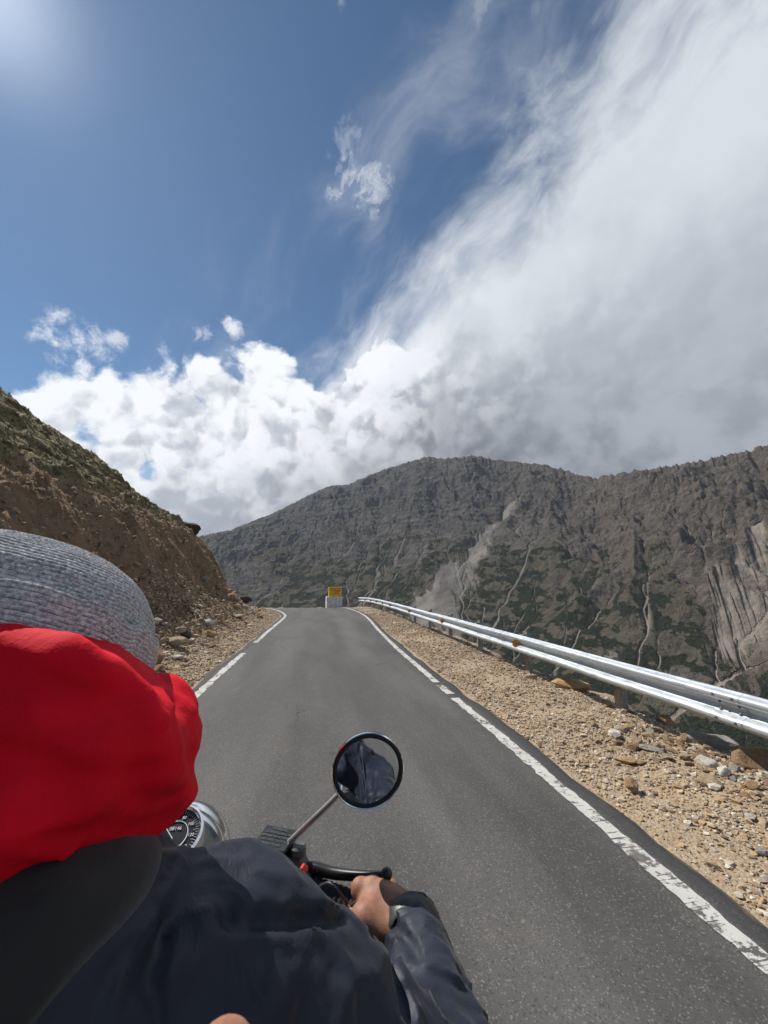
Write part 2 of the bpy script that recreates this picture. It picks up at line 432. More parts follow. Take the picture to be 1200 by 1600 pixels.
# ---------------- road
le = smooth_line(LE, .2); re_ = smooth_line(RE, .2)
def resample(P, n, warp=None):
    s = np.concatenate([[0], np.cumsum(np.linalg.norm(np.diff(P, axis=0), axis=1))]); t = np.linspace(0, s[-1], n)
    return np.stack([np.interp(t, s, P[:, i]) for i in range(P.shape[1])], 1)
def road_cols(n=700):
    # pair the edges by the same fraction of their length between matched stations
    st_l = [0, 48, 54, 60.5, 65.5, 78, 98]; st_r = [0, 48, 54, 62, 70.5, 84, 103]
    sl_ = np.concatenate([[0], np.cumsum(np.linalg.norm(np.diff(le, axis=0), axis=1))]); sr_ = np.concatenate([[0], np.cumsum(np.linalg.norm(np.diff(re_, axis=0), axis=1))])
    st_l[-1] = sl_[-1]; st_r[-1] = sr_[-1]
    t = np.linspace(0, 1, n); k = np.linspace(0, 1, len(st_l))
    tl = np.interp(t, k, st_l); tr = np.interp(t, k, st_r)
    L = np.stack([np.interp(tl, sl_, le[:, i]) for i in (0, 1)], 1); Rr = np.stack([np.interp(tr, sr_, re_[:, i]) for i in (0, 1)], 1)
    return L, Rr
Lc, Rc = road_cols(1400)
jl = (fbm(Lc[:, 1] * 2.2, Lc[:, 0], o=4, seed=61) - .5) * .16; jr = (fbm(Rc[:, 1] * 1.6, Rc[:, 0], o=5, seed=62) - .5) * .13
across = Rc - Lc; wn = across / np.linalg.norm(across, axis=1)[:, None]
Lj = Lc + wn * jl[:, None]; Rj = Rc + wn * jr[:, None]
tt = np.concatenate([[0, .004], np.linspace(.02, .98, 14), [.996, 1]])
XY = Lj[:, None, :] + (Rj - Lj)[:, None, :] * tt[None, :, None]
def road_z(x, y): return crest(x, y) + .03
zz = road_z(XY[..., 0], XY[..., 1]); zz[:, 0] -= .06; zz[:, -1] -= .06
RV = np.concatenate([XY, zz[..., None]], -1).reshape(-1, 3)
def m_asphalt(g):
    P = g.obj(); sp = g.noise(P, 190, 3, .7); sp2 = g.voro(P, 150, out='Color'); q = g.node('ShaderNodeSeparateColor'); g.set(q.inputs[0], sp2)
    sx = g.node('ShaderNodeSeparateXYZ'); g.set(sx.inputs[0], P); X = S(g, sx.outputs[0])
    big = g.noise(g.scale(P, (1.3, .22, 1)), 1.1, 5, .55); med = g.noise(P, 3.0, 5, .6)
    col = g.mix(g.ss(big, .35, .68), (.056, .054, .052), (.106, .101, .096))
    col = g.mix(g.ss(med, .55, .8) * .5, col, (.125, .112, .100))
    for c in (-.72, .95):                                       # faint worn wheel tracks
        tr = g.ss(g.m('ABSOLUTE', X - c), .45, .05, 0, .38) * g.ss(big, .3, .6, .4, 1); col = g.mix(tr, col, (.122, .116, .110))
    ol = g.ss(g.m('ABSOLUTE', X - .12 + (med - .5) * .3), .22, .02, 0, .35) * g.ss(big, .45, .65); col = g.mix(ol, col, (.035, .034, .034))
    agg = g.ss(S(g, q.outputs[0]), .86, .97); agg2 = g.ss(S(g, q.outputs[1]), .80, .95)
    col = g.mix(agg * .45, col, (.25, .23, .205)); col = g.mix(agg2 * .5, col, (.022, .021, .021))
    col = g.mix(g.ss(sp, .55, .75) * .35, col, (.12, .113, .105))
    pe = g.node('ShaderNodeTexVoronoi', feature='DISTANCE_TO_EDGE'); g.set(pe.inputs['Vector'], g.vm('ADD', P, g.scale(g.noise(P, 2.5, 5, .65, col=True), .55))); pe.inputs['Scale'].default_value = .42
    crack = g.ss(S(g, pe.outputs['Distance']), .0065, .0015) * g.ss(g.noise(P, .35, 2), .52, .60); col = g.mix(crack * .7, col, (.022, .021, .020))
    st = g.ss(g.noise(P, .55, 5, .62), .57, .68); col = g.mix(st * .30, col, (.046, .044, .043)); rs_ = g.ss(g.noise(g.vm('ADD', P, (7, 3, 0)), .8, 5, .7), .60, .72); col = g.mix(rs_ * .35, col, (.135, .112, .094))
    # dust blown in from the verges and a darker ragged strip of bare tar at the rim
    e = g.attr('edge'); tar = g.ss(e, .20, .10) ; col = g.mix(tar * .6, col, (.030, .030, .031))
    dust = g.ss(e + (med - .5) * .10, .035, .0, 0, .7) + g.ss(g.noise(P, 1.6, 6, .65), .60, .78, 0, .18)
    col = g.mix(dust, col, (.26, .20, .14))
    h = sp * .5 + S(g, q.outputs[2]) * .5
    return {'Base Color': col, 'Roughness': g.ss(big, .3, .7, .72, .86), 'Specular IOR Level': .35, 'Normal': g.bump(h, .55, .004)}
me = npmesh('road', RV, gridfaces(len(Lj), len(tt)), True)
wd = np.linalg.norm(Rj - Lj, axis=1)[:, None]; fattr(me, 'edge', np.minimum(tt[None] * wd, (1 - tt[None]) * wd))
o = link('road', me, material('asphalt', m_asphalt)); o['kind'] = 'structure'
# worn white edge lines
def m_paint(g):
    P = g.obj(); a = g.noise(P, 22, 6, .7); b = g.noise(P, 3, 4, .6); cr = g.noise(g.scale(P, (1, 14, 1)), 5, 3, .5)
    wear = g.ss(a + (b - .5) * .9 + g.ss(cr, .58, .64) * .16, .56, .66)
    col = g.mix(wear, (.50, .49, .46), (.085, .08, .075))
    return {'Base Color': g.mix(g.ss(g.noise(P, 7, 5, .6), .4, .7) * .3, col, (.33, .29, .24)), 'Roughness': .8, 'Normal': g.bump(a, .4, .004)}
M_paint = material('road_paint', m_paint)
def line_strip(name, P, off, width, s0, s1, gaps=(), seed=0, rag=.012):
    n = int((s1 - s0) / .02); s = np.concatenate([[0], np.cumsum(np.linalg.norm(np.diff(P, axis=0), axis=1))]); t = np.linspace(s0, s1, n)
    C = np.stack([np.interp(t, s, P[:, i]) for i in (0, 1)], 1); T = np.gradient(C, axis=0); T /= np.linalg.norm(T, axis=1)[:, None]
    nrm = np.stack([T[:, 1], -T[:, 0]], 1)                       # to the right
    ra = ((fbm(t * 9, t * 0, o=4, seed=seed) - .5) * 2 * rag * 2.2 + (fbm(t * .8, t * 0, o=2, seed=seed + 4) - .5) * .02)
    rb = ((fbm(t * 9, t * 0 + 5, o=4, seed=seed + 9) - .5) * 2 * rag * 2.2 + (fbm(t * .8, t * 0, o=2, seed=seed + 4) - .5) * .02)
    A = C + nrm * (off - width / 2 + ra)[:, None]; B = C + nrm * (off + width / 2 + rb)[:, None]
    V = np.stack([A, (A * 2 + B) / 3, (A + 2 * B) / 3, B], 1); z = road_z(V[..., 0], V[..., 1]) + .004
    V = np.concatenate([V, z[..., None]], -1).reshape(-1, 3); Fq = gridfaces(n, 4)
    keep = np.ones(n - 1, bool)
    for a, b in gaps: keep &= ~((t[:-1] > a) & (t[:-1] < b))
    Fq = Fq.reshape(n - 1, 3, 4)[keep].reshape(-1, 4)
    me = npmesh(name, V, Fq, False); o = link(name, me, M_paint); o['kind'] = 'structure'
# arc length along the edges is y + 40 on the straight
line_strip('road_marking', re_, -.225, .110, 20, 68.0, gaps=((45.55, 45.75), (46.25, 46.42)), seed=70, rag=.009)
line_strip('road_marking', le, .215, .115, 22, 73.0, gaps=((49.75, 51.4),), seed=90, rag=.012)

# ---------------- far mountains and valley
ridge_px = [(-250, 905), (150, 870), (310, 838), (360, 828), (400, 812), (440, 795), (500, 765), (520, 758), (545, 757), (570, 745), (600, 733), (640, 721), (665, 714), (700, 716), (740, 711), (770, 717), (800, 721), (850, 725),
            (900, 740), (930, 746), (960, 741), (985, 736), (1000, 734), (1050, 727), (1100, 718), (1150, 708), (1200, 695), (1500, 640)]
raz, rel = [], []
for p in ridge_px:
    v = pdir(*p); raz.append(math.degrees(math.atan2(v[0], v[1]))); rel.append(v[2] / math.hypot(v[0], v[1]))
az = np.concatenate([np.linspace(-75, -22, 60), np.arange(-21.8, 62, .085), np.linspace(62.2, 110, 90)])
rad = np.concatenate([np.geomspace(9, 320, 110), np.linspace(325, 2300, 640)[0:], np.geomspace(2330, 4200, 40)])
A_, Rd = np.meshgrid(az, rad, indexing='ij')
ar = np.radians(A_); X = Rd * np.sin(ar); Y = Rd * np.cos(ar)
Rr = np.interp(A_, [-75, -17, -5, 10, 25, 38, 50, 62, 110], [2300, 2250, 2150, 1950, 1750, 1450, 1250, 1150, 1150])
Rv = np.interp(A_, [-75, -17, 0, 25, 40, 55, 110], [900, 850, 700, 520, 400, 350, 350])
wob = (fbm(A_ * .09, A_ * 0 + 1, o=3, seed=101) - .5)
Rr = Rr * (1 + wob * .10); zf = -185.0
el = np.interp(A_, raz, rel); zr = 1.6 + el * Rr
t = (Rd - Rv) / (Rr - Rv); tc = np.clip(t, 0, 1)
prof = np.clip(.16 * tc + .84 * tc ** 1.6, 0, 1)
H = zf + (zr - zf) * prof
beyond = np.clip((Rd - Rr) / 900, 0, 3); H = np.where(t > 1, zr - 260 * beyond * (1 + beyond), H)
slope_r = 30 - np.maximum(0, -sdist(PLAT, X, Y)) * 0
dpl = -sdist(PLAT, X, Y)
nearz = -.86 * np.maximum(dpl - .6, 0) - 1.2 - .0 * Rd
nearz = np.where(dpl < 0, -6.0, nearz)
nf = sstep(Rd, 12, 80); nearz = nearz + (fbm(X * .05, Y * .05, o=6, seed=111, ridged=True) - .5) * 14 * nf
Hn = np.maximum(nearz, zf + (Rd - Rv * .55) * .02)
H = np.where(Rd < Rv, Hn, np.maximum(H, Hn))
# relief of the slope: spurs and gullies running down the fall line, then rock texture
up = sstep(tc, .04, .5) * (1 - .75 * sstep(tc, .93, 1.0)) * (t <= 1.05)
aw = A_ + (fbm(A_ * .12, Rd * .0015, o=3, seed=121) - .5) * 4.5 + (Rd - 1000) * .011
arcm = np.radians(aw) * 1500
wx = (fbm(X / 260, Y / 260, o=4, seed=125) - .5); wy = (fbm(X / 260 + 9, Y / 260, o=4, seed=126) - .5)
gl1 = fbm(arcm / 300 + wx * 1.1, Rd / 620 + wy * 1.1, o=2, seed=131, ridged=True)
gl2 = fbm(arcm / 125 + wx * 1.6, Rd / 300 + wy * 1.6, o=5, g_=.58, seed=132, ridged=True)
rk = fbm(X / 120, Y / 120, H / 90, o=6, g_=.6, seed=141, ridged=True)
rk2 = fbm(X / 22, Y / 22, H / 16, o=3, g_=.6, seed=145)
highm = sstep(tc, .35, .8)
disp = (gl1 - .5) * 64 * up - (gl2 - .45) * 36 * up * (.40 + .60 * highm) + (rk - .45) * (18 + 46 * highm) * up * (1 - .6 * sstep(.42 - tc, 0, .2)) + (rk2 - .5) * (7 + 13 * highm) * up
H2 = np.maximum(H, -330) + disp
jag = (fbm(A_ * 1.9, A_ * 0, o=5, g_=.6, seed=151, ridged=True) - .55) * 26 * sstep(tc, .9, 1.0) * (t < 1.3) * np.interp(A_, [-20, 0, 8, 15], [.1, .35, .8, 1])
H2 = H2 + jag
# water and scree run down the slope: tracks carve gullies and gather pale debris
def run_off(Hm, n, steps, carve, seed):
    r_ = np.random.default_rng(seed); i0, i1 = 60, len(az) - 92; j0, j1 = 105, 745
    Hs = Hm[i0:i1, j0:j1].copy(); A2 = np.radians(az[i0:i1]); R2 = rad[j0:j1]; TC = tc[i0:i1, j0:j1]; da = A2[1] - A2[0]
    acc = np.zeros_like(Hs); dr = np.gradient(R2)
    def blur(M, k=1):
        for _ in range(k):
            M = (np.roll(M, 1, 0) + 2 * M + np.roll(M, -1, 0)) / 4; M = (np.roll(M, 1, 1) + 2 * M + np.roll(M, -1, 1)) / 4
        return M
    for rnd in range(4):
        gi = np.gradient(blur(Hs, 2), axis=0) / (R2[None] * da); gj = np.gradient(blur(Hs, 2), axis=1) / dr[None]
        pi = r_.uniform(2, Hs.shape[0] - 3, n); pj = r_.uniform(60, Hs.shape[1] - 3, n)
        keep = r_.uniform(0, 1, n) < np.clip(TC[pi.astype(int), pj.astype(int)] * 1.6 - .35, 0, 1); pi, pj = pi[keep], pj[keep]
        vi = np.zeros(len(pi)); vj = np.zeros(len(pi)); a_ = np.zeros_like(Hs)
        for _ in range(steps):
            ii = pi.astype(int); jj = pj.astype(int); ok = (ii > 1) & (ii < Hs.shape[0] - 2) & (jj > 1) & (jj < Hs.shape[1] - 2) & (TC[np.clip(ii, 0, Hs.shape[0] - 1), np.clip(jj, 0, Hs.shape[1] - 1)] > .02)
            pi, pj, vi, vj, ii, jj = pi[ok], pj[ok], vi[ok], vj[ok], ii[ok], jj[ok]
            if not len(pi): break
            np.add.at(a_, (ii, jj), 1.0)
            vi = .55 * vi - .45 * gi[ii, jj]; vj = .55 * vj - .45 * gj[ii, jj]; L = np.sqrt(vi * vi + vj * vj) + 1e-9; st = 3.2
            pi = pi + vi / L * st / (R2[jj] * da); pj = pj + vj / L * st / dr[jj]
        la = blur(np.log1p(a_), 1); Hs -= carve * blur(la, 1) / (la.max() + 1e-9); acc = np.maximum(acc, la * (1 if rnd else .8))
    out = np.zeros_like(Hm); out[i0:i1, j0:j1] = acc; H3 = Hm.copy(); wgt = np.ones_like(Hs); wgt[:12] *= np.linspace(0, 1, 12)[:, None]; wgt[-12:] *= np.linspace(1, 0, 12)[:, None]
    H3[i0:i1, j0:j1] = Hm[i0:i1, j0:j1] * (1 - wgt) + Hs * wgt
    return H3, out / (acc.max() + 1e-9)
H2, flow = run_off(H2, 26000, 330, 4.2, 5)
# keep the skyline where it is
mx = np.max(np.where(Rd > Rv * .9, (H2 - 1.6) / Rd, -9), axis=1); want = np.interp(az, raz, rel)
base_j = (fbm(az * 1.9, az * 0, o=5, g_=.6, seed=151, ridged=True) - .55) * .006
corr = (want + base_j - mx); corr = np.convolve(np.pad(corr, 20, mode='edge'), np.ones(41) / 41, mode='valid') * .5 + corr * .5
H2 = H2 + corr[:, None] * Rd * sstep(tc, .45, .95)
# rock / scrub / scree cover
scree = np.zeros_like(H2)
def cone(pxs, top, half0, half1, tlo):   # scree fan: azimuth of apex, apex height t, widths
    a0 = pxs
    global scree
    k = np.clip((top - tc) / (top - tlo), 0, 1); wd = half0 + (half1 - half0) * k ** 1.3
    ww = (fbm(arcm / 60, Rd / 160, o=4, seed=171) - .5) * (2.0 + wd * .5)
    lean = a0[0] + (a0[1] - a0[0]) * k
    m = sstep(wd - np.abs(A_ - lean + ww), -.6, .8 + wd * .7) * (.58 + .42 * sstep(fbm(arcm / 34 + wx, Rd / 300, o=4, g_=.6, seed=172), .30, .58)) * (tc < top) * (1 - sstep(tlo - tc, -.06, .06))
    scree = np.maximum(scree, m)
cone((30, 14), .80, .3, 7.5, .20); cone((22, 18), .60, .2, 3.4, .08); cone((53, 52), .66, 1.2, 6.5, .33); cone((15.5, 12), .62, .12, .5, .12)
cone((12.0, 8.0), .62, .10, .5, .2); cone((37, 31), .50, .12, .45, .12); cone((44, 42.5), .60, .12, .7, .35); cone((48.5, 50), .75, .12, .5, .38); cone((6.5, 1), .5, .1, .4, .1)
cone((-7, -8), .5, .1, .3, .1); cone((41, 45), .38, .1, .35, .16); cone((43, 48), .38, .1, .35, .14)
streak = fbm(np.radians(aw) * 1500 / 22, Rd / 420, o=4, g_=.6, seed=181)
scr2 = sstep(streak, .60, .72) * sstep(fbm(arcm / 260, Rd / 300, o=3, seed=182), .45, .62) * sstep(tc, .03, .2) * (1 - sstep(tc, .75, .95))
track = sstep(flow + (fbm(X / 40, Y / 40, o=3, seed=184) - .5) * .05, .085, .19) * sstep(tc, .06, .2) * (1 - sstep(tc, .70, .9)) * sstep(fbm(X / 420, Y / 420, o=3, seed=183), .30, .46)
cones = scree.copy(); scree = np.maximum(scree, track * np.interp(tc, [0, .3, .6, 1], [.9, .95, .8, .6]))
sm = H2.copy()
for _ in range(130):
    sm = (np.roll(sm, 1, 0) + 2 * sm + np.roll(sm, -1, 0)) / 4; sm[:, 1:-1] = (sm[:, :-2] + 2 * sm[:, 1:-1] + sm[:, 2:]) / 4
scw = sstep(cones, .35, .8) * (t < .95); scw[:, :112] = 0; H2 = H2 * (1 - scw * .72) + sm * scw * .72
green = sstep(.05 * (1 - sstep(A_, 8, 22)) + .06 * sstep(A_, 25, 40) * (1 - sstep(tc, .15, .35)) + fbm(X / 150, Y / 150, H / 120, o=5, g_=.55, seed=191) + (.55 - tc) * .85 + (gl2 - .5) * -.3, .48, .58)
shrub = sstep(fbm(X / 26 + wx, Y / 34, H2 / 20, o=4, g_=.65, seed=192) + (.5 - tc) * .30, .47, .55)
me = npmesh('mountains', np.stack([X, Y, H2], -1).reshape(-1, 3), gridfaces(len(az), len(rad))[:, ::-1], True)
fattr(me, 'scree', scree); fattr(me, 'green', green); fattr(me, 'shrub', shrub); fattr(me, 'rise', tc); fattr(me, 'side', sstep(A_, 18, 40))
def m_mount(g):
    P = g.obj(); gm = S(g, g.node('ShaderNodeNewGeometry').outputs['Normal']); sx = g.node('ShaderNodeSeparateXYZ'); g.set(sx.inputs[0], gm)
    up_ = S(g, sx.outputs[2]); fine = g.noise(P, .10, 5, .65); big = g.noise(P, .006, 4, .55); med = g.noise(P, .03, 6, .65)
    side = g.attr('side')
    strata = g.noise(g.scale(P, (.4, .4, 3.0)), .02, 6, .7)
    rock = g.mix(g.ss(strata, .38, .62), (.066, .060, .054), (.150, .134, .117))
    rock = g.mix(side * .55, rock, g.mix(g.ss(med, .35, .65), (.092, .071, .052), (.172, .135, .100)))
    rock = g.mix(g.ss(fine, .45, .7) * .5, rock, (.165, .148, .13)); rock = g.mix(g.ss(fine, .5, .32) * .6, rock, (.035, .031, .028))
    soil = g.mix(g.ss(med, .35, .65), (.080, .070, .048), (.125, .105, .072))
    scrub = g.mix(g.ss(g.noise(P, .25, 3, .6), .4, .6), (.014, .019, .010), (.028, .033, .016))
    veg = g.mix(g.ss(g.attr('shrub') + (fine - .5) * 1.2, .25, .75), soil, scrub)
    col = g.mix(g.ss(g.attr('green') + (med - .5) * .9, .3, .75), rock, veg)
    col = g.mix(g.ss(up_, .62, .5) * .7, col, rock)
    sc_ = g.mix(g.ss(g.noise(P, .02, 5, .6), .35, .65), (.135, .121, .106), (.205, .184, .158))
    sc_ = g.mix(g.ss(fine * .6 + med * .5, .58, .72) * .6, sc_, (.075, .067, .058)); sc_ = g.mix(side * .5, sc_, (.265, .212, .165))
    col = g.mix(g.ss(g.attr('scree') + (fine - .5) * .8 + (med - .5) * .5, .22, .80), col, sc_)
    h = fine * 3.0 + med * 6.0 + g.noise(P, .4, 3, .6) * .8
    h = h * g.ss(g.attr('scree'), .7, .3, .25, 1.0)
    return {'Base Color': col, 'Roughness': .98, 'Specular IOR Level': .1, 'Normal': g.bump(h, 1.0, 3.2)}
o = link('mountains', me, material('mountain_rock', m_mount)); o['kind'] = 'structure'

# the air between here and the far slopes
def build_haze():
    mb = MB(); mb.box((600, 1500, 215), (9600, 9600, 1250))
    o = mb.build('haze', None, None); m = bpy.data.materials.new('haze_air'); m.use_nodes = True; m.node_tree.nodes.clear(); g = G(m.node_tree)
    out = g.node('ShaderNodeOutputMaterial'); v = g.node('ShaderNodeVolumePrincipled'); v.inputs['Density'].default_value = .00006; v.inputs['Color'].default_value = (.80, .88, 1.0, 1)
    m.node_tree.links.new(v.outputs[0], out.inputs['Volume']); o.data.materials.append(m); o['kind'] = 'stuff'
    tag(o, 'thin blue mountain air that softens the far slopes', 'haze')
build_haze()
#@@PART2
# ================================================================== MATERIALS FOR OBJECTS
def simple(name, col, rough=.5, metal=0, var=.15, nscale=30, bump=.15, bdist=.001, spec=.5, **kw):
    def b(g):
        P = g.obj(); n = g.noise(P, nscale, 5, .6); c = g.mix(g.ss(n, .3, .7), tuple(x * (1 - var) for x in col), tuple(min(1, x * (1 + var)) for x in col))
        d = {'Base Color': c, 'Roughness': g.ss(n, .3, .7, rough * .85, min(1, rough * 1.15)), 'Metallic': metal, 'Specular IOR Level': spec, 'Normal': g.bump(n, bump, bdist)}
        d.update(kw); return d
    return material(name, b)
def m_galv(g):
    P = g.obj(); v = g.voro(g.scale(P, (1, .35, 1)), 26, out='Color'); q = g.node('ShaderNodeSeparateColor'); g.set(q.inputs[0], v)
    n = g.noise(P, 3.5, 6, .65); f = g.noise(g.scale(P, (1, .15, 1)), 40, 4, .6); r_ = g.ss(n, .58, .75)
    c = g.mix(S(g, q.outputs[0]) * .5 + f * .4, (.40, .44, .47), (.60, .65, .69)); c = g.mix(r_ * .5, c, (.42, .39, .34))
    c = g.mix(g.ss(g.noise(P, 13, 5, .7), .64, .74) * .6, c, (.30, .24, .18))
    return {'Base Color': c, 'Metallic': .55, 'Roughness': g.ss(S(g, q.outputs[1]) * .6 + n * .5, .2, .8, .38, .58), 'Normal': g.bump(f + n * 2.0, .3, .003)}
M_galv = material('galvanised_steel', m_galv)
def m_post(g):
    P = g.obj(); n = g.noise(P, 9, 6, .65); c = g.mix(g.ss(n, .35, .65), (.20, .195, .175), (.34, .33, .30)); c = g.mix(g.ss(g.noise(P, 4, 5, .6), .55, .7) * .6, c, (.24, .19, .13))
    return {'Base Color': c, 'Metallic': .35, 'Roughness': .65, 'Normal': g.bump(n, .3, .003)}
M_post = material('weathered_post_steel', m_post)
M_reflector = simple('amber_reflector', (.62, .25, .02), .3, 0, .2, 60)
M_bolt = simple('bolt_steel', (.22, .21, .20), .5, .8)
M_cable = simple('cable_black', (.03, .03, .03), .6)
def m_rock(base, alt):
    def b(g):
        P = g.obj(); rnd = S(g, g.node('ShaderNodeObjectInfo').outputs['Random'])
        n = g.noise(P, 9, 6, .62); f = g.noise(P, 60, 4, .65)
        c = g.mix(g.ss(n, .35, .68), base, alt); c = g.mix(g.ss(f, .5, .7) * .35, c, tuple(x * .45 for x in base))
        c = g.mix(g.ss(g.noise(g.scale(P, (1, 1, 5)), 14, 4), .55, .65) * .3, c, tuple(min(1, x * 1.4) for x in alt))
        return {'Base Color': c, 'Roughness': .92, 'Specular IOR Level': .25, 'Normal': g.bump(n * 1.5 + f, .8, .012)}
    return b
M_tan = material('tan_rock', m_rock((.30, .22, .14), (.42, .34, .24)))
M_ochre = material('ochre_rock', m_rock((.34, .20, .085), (.42, .30, .17)))
M_white = material('pale_rock', m_rock((.48, .44, .37), (.60, .56, .49)))
M_grey = material('grey_rock', m_rock((.24, .215, .18), (.36, .33, .285)))
M_dark = material('dark_rock', m_rock((.055, .045, .04), (.10, .085, .075)))
M_brown = material('brown_rock', m_rock((.22, .135, .07), (.32, .22, .13)))
def m_gravel(g):
    P = g.obj(); c = rockramp(g, g.attr('tint')); f = g.noise(P, 70, 3, .6)
    c = g.mix(g.ss(f, .5, .75) * .3, c, (.12, .09, .06))
    return {'Base Color': c, 'Roughness': .93, 'Specular IOR Level': .25, 'Normal': g.bump(f, .4, .004)}
M_gravel = material('loose_gravel', m_gravel)

# ================================================================== STONES
def hull_shape(n, seed, flat=1.0):
    import bmesh
    r = np.random.default_rng(seed); p = r.normal(size=(n, 3)); p /= np.linalg.norm(p, axis=1)[:, None]; p *= r.uniform(.8, 1.0, (n, 1)); p[:, 2] *= flat
    p[:, 0] *= r.uniform(.9, 1.3)
    bm = bmesh.new()
    for q in p: bm.verts.new(q)
    bmesh.ops.convex_hull(bm, input=bm.verts)
    bmesh.ops.delete(bm, geom=[v for v in bm.verts if not v.link_faces], context='VERTS')
    bmesh.ops.triangulate(bm, faces=bm.faces)
    bm.verts.index_update(); V = np.array([v.co[:] for v in bm.verts]); Fc = np.array([[v.index for v in f.verts] for f in bm.faces]); bm.free()
    return V, Fc
small_shapes = [hull_shape(11, 200 + i, .62) for i in range(10)]
def rotm(a):
    """random rotations (n,3,3): mostly lying flat"""
    n = len(a); c, s = np.cos(a), np.sin(a); M = np.zeros((n, 3, 3)); M[:, 0, 0] = c; M[:, 0, 1] = -s; M[:, 1, 0] = s; M[:, 1, 1] = c; M[:, 2, 2] = 1
    t = rng.normal(0, .35, n); c, s = np.cos(t), np.sin(t); T = np.zeros((n, 3, 3)); T[:, 0, 0] = 1; T[:, 1, 1] = c; T[:, 1, 2] = -s; T[:, 2, 1] = s; T[:, 2, 2] = c
    return M @ T
def scatter(name, label, x, y, size, lift=.15, tint=None):
    z, grass, cut, off, d = near_height(x, y)
    n = len(x); tint = rng.uniform(0, 1, n) if tint is None else tint
    Rm = rotm(rng.uniform(0, 6.28, n)); pos = np.stack([x, y, z + size * lift], 1); sid = rng.integers(0, len(small_shapes), n)
    Vs, Fs, Ts = [], [], []; c0 = 0
    for k, (V, Fc) in enumerate(small_shapes):
        m = sid == k; q = m.sum()
        if not q: continue
        W = np.einsum('nij,vj->nvi', Rm[m], V) * size[m][:, None, None] + pos[m][:, None, :]
        Vs.append(W.reshape(-1, 3)); Fs.append((Fc[None] + (np.arange(q) * len(V))[:, None, None] + c0).reshape(-1, 3)); Ts.append(np.repeat(tint[m], len(V))); c0 += q * len(V)
    me = npmesh(name, np.concatenate(Vs), np.concatenate(Fs), False); fattr(me, 'tint', np.concatenate(Ts))
    return tag(link(name, me, M_gravel), label, 'gravel', kind='stuff')
def clip_off(x, y, lo, hi):
    off = np.maximum(sdist(LE, x, y), -sdist(RE, x, y)); return (off > lo) & (off < hi)
# right verge: dense near the camera, coarser further off
n = 68000; y = 0.9 + 28 * rng.beta(1.0, 2.1, n); x = 2.15 + rng.uniform(0, 1, n) ** .85 * 1.95 + np.interp(y, [0, 14, 21, 27, 30], [0, .12, .3, -.1, -1.0])
k = clip_off(x, y, .015, 2.1); x, y = x[k], y[k]
patch = fbm(x * 1.3, y * 1.3, o=4, seed=211); k = rng.uniform(0, 1, len(x)) < sstep(patch, .30, .60) * .8 + .2; x, y = x[k], y[k]
sz = np.exp(rng.normal(math.log(.0080), .55, len(x))) * (1 + np.minimum(y, 20) * .06); sz = np.clip(sz, .003, .045)
scatter('gravel', 'fine tan gravel spread over the right-hand verge below the steel guardrail', x, y, sz)
n = 13000; y = 0.9 + 7.5 * rng.beta(1.0, 1.9, n); x = 2.2 + rng.uniform(0, 1, n) * 1.7
pt = fbm(x * 2.1, y * 2.1, o=3, seed=214); k = (rng.uniform(0, 1, n) < sstep(pt, .32, .62) * .85 + .12); x, y = x[k], y[k]
scatter('gravel', 'broken tan and pale stone chips lying on the near part of the right verge', x, y, np.clip(np.exp(rng.normal(math.log(.0125), .42, len(x))), .006, .034), tint=np.clip(rng.normal(.62, .25, len(x)), 0, 1))
# left verge and foot of the cut bank
n = 30000; y = 3.0 + 26 * rng.beta(1.1, 1.6, n); x = -2.0 - rng.uniform(0, 1, n) ** 1.3 * 2.6
k = clip_off(x, y, .02, 4.0); x, y = x[k], y[k]
sz = np.clip(np.exp(rng.normal(math.log(.016), .55, len(x))) * (1 + np.maximum(-2.4 - x, 0) * .5), .006, .075)
scatter('gravel', 'coarse tan gravel strewn along the left verge at the foot of the earth bank', x, y, sz)
# stones stuck in the bare face of the cut
n = 9000; y = 2.0 + 25 * rng.uniform(0, 1, n); x = -3.6 - rng.uniform(0, 1, n) * 4.2
z, gr, cut, off, d = near_height(x, y); k = (gr < .2) & (cut > .5); x, y = x[k], y[k]
sz = np.clip(np.exp(rng.normal(math.log(.028), .55, len(x))), .012, .12)
scatter('embedded_stones', 'brown stones embedded in the bare earth face of the cut bank on the left', x, y, sz, lift=.05, tint=rng.uniform(0.05, .62, len(x)))

# individual rocks -------------------------------------------------
def rock_mesh(name, seed, size, mat, n=26, rough=.10):
    import bmesh
    V, Fc = hull_shape(n, seed, 1.0); V = V * (np.array(size) / 2)
    me = bpy.data.meshes.new(name); me.from_pydata(V.tolist(), [], Fc.tolist())
    bm = bmesh.new(); bm.from_mesh(me)
    bmesh.ops.dissolve_limit(bm, angle_limit=R(14), verts=bm.verts, edges=bm.edges)
    bmesh.ops.bevel(bm, geom=bm.edges[:], offset=min(size) * .05, segments=2, profile=.6, affect='EDGES')
    bmesh.ops.triangulate(bm, faces=bm.faces)
    for _ in range(2): bmesh.ops.subdivide_edges(bm, edges=[e for e in bm.edges if e.calc_length() > max(size) * .10], cuts=1)
    bmesh.ops.triangulate(bm, faces=bm.faces)
    bm.normal_update(); co = np.array([v.co[:] for v in bm.verts]); no = np.array([v.normal[:] for v in bm.verts]); s = 1 / max(size)
    dd = (fbm(co[:, 0] * s * 5 + seed, co[:, 1] * s * 5, co[:, 2] * s * 9, o=4, seed=seed) - .5) * max(size) * rough
    co += no * dd[:, None]
    for v, c in zip(bm.verts, co): v.co = c
    bm.to_mesh(me); bm.free()
    me.polygons.foreach_set('use_smooth', np.full(len(me.polygons), True)); me.set_sharp_from_angle(angle=R(38))
    me.materials.append(mat); return me
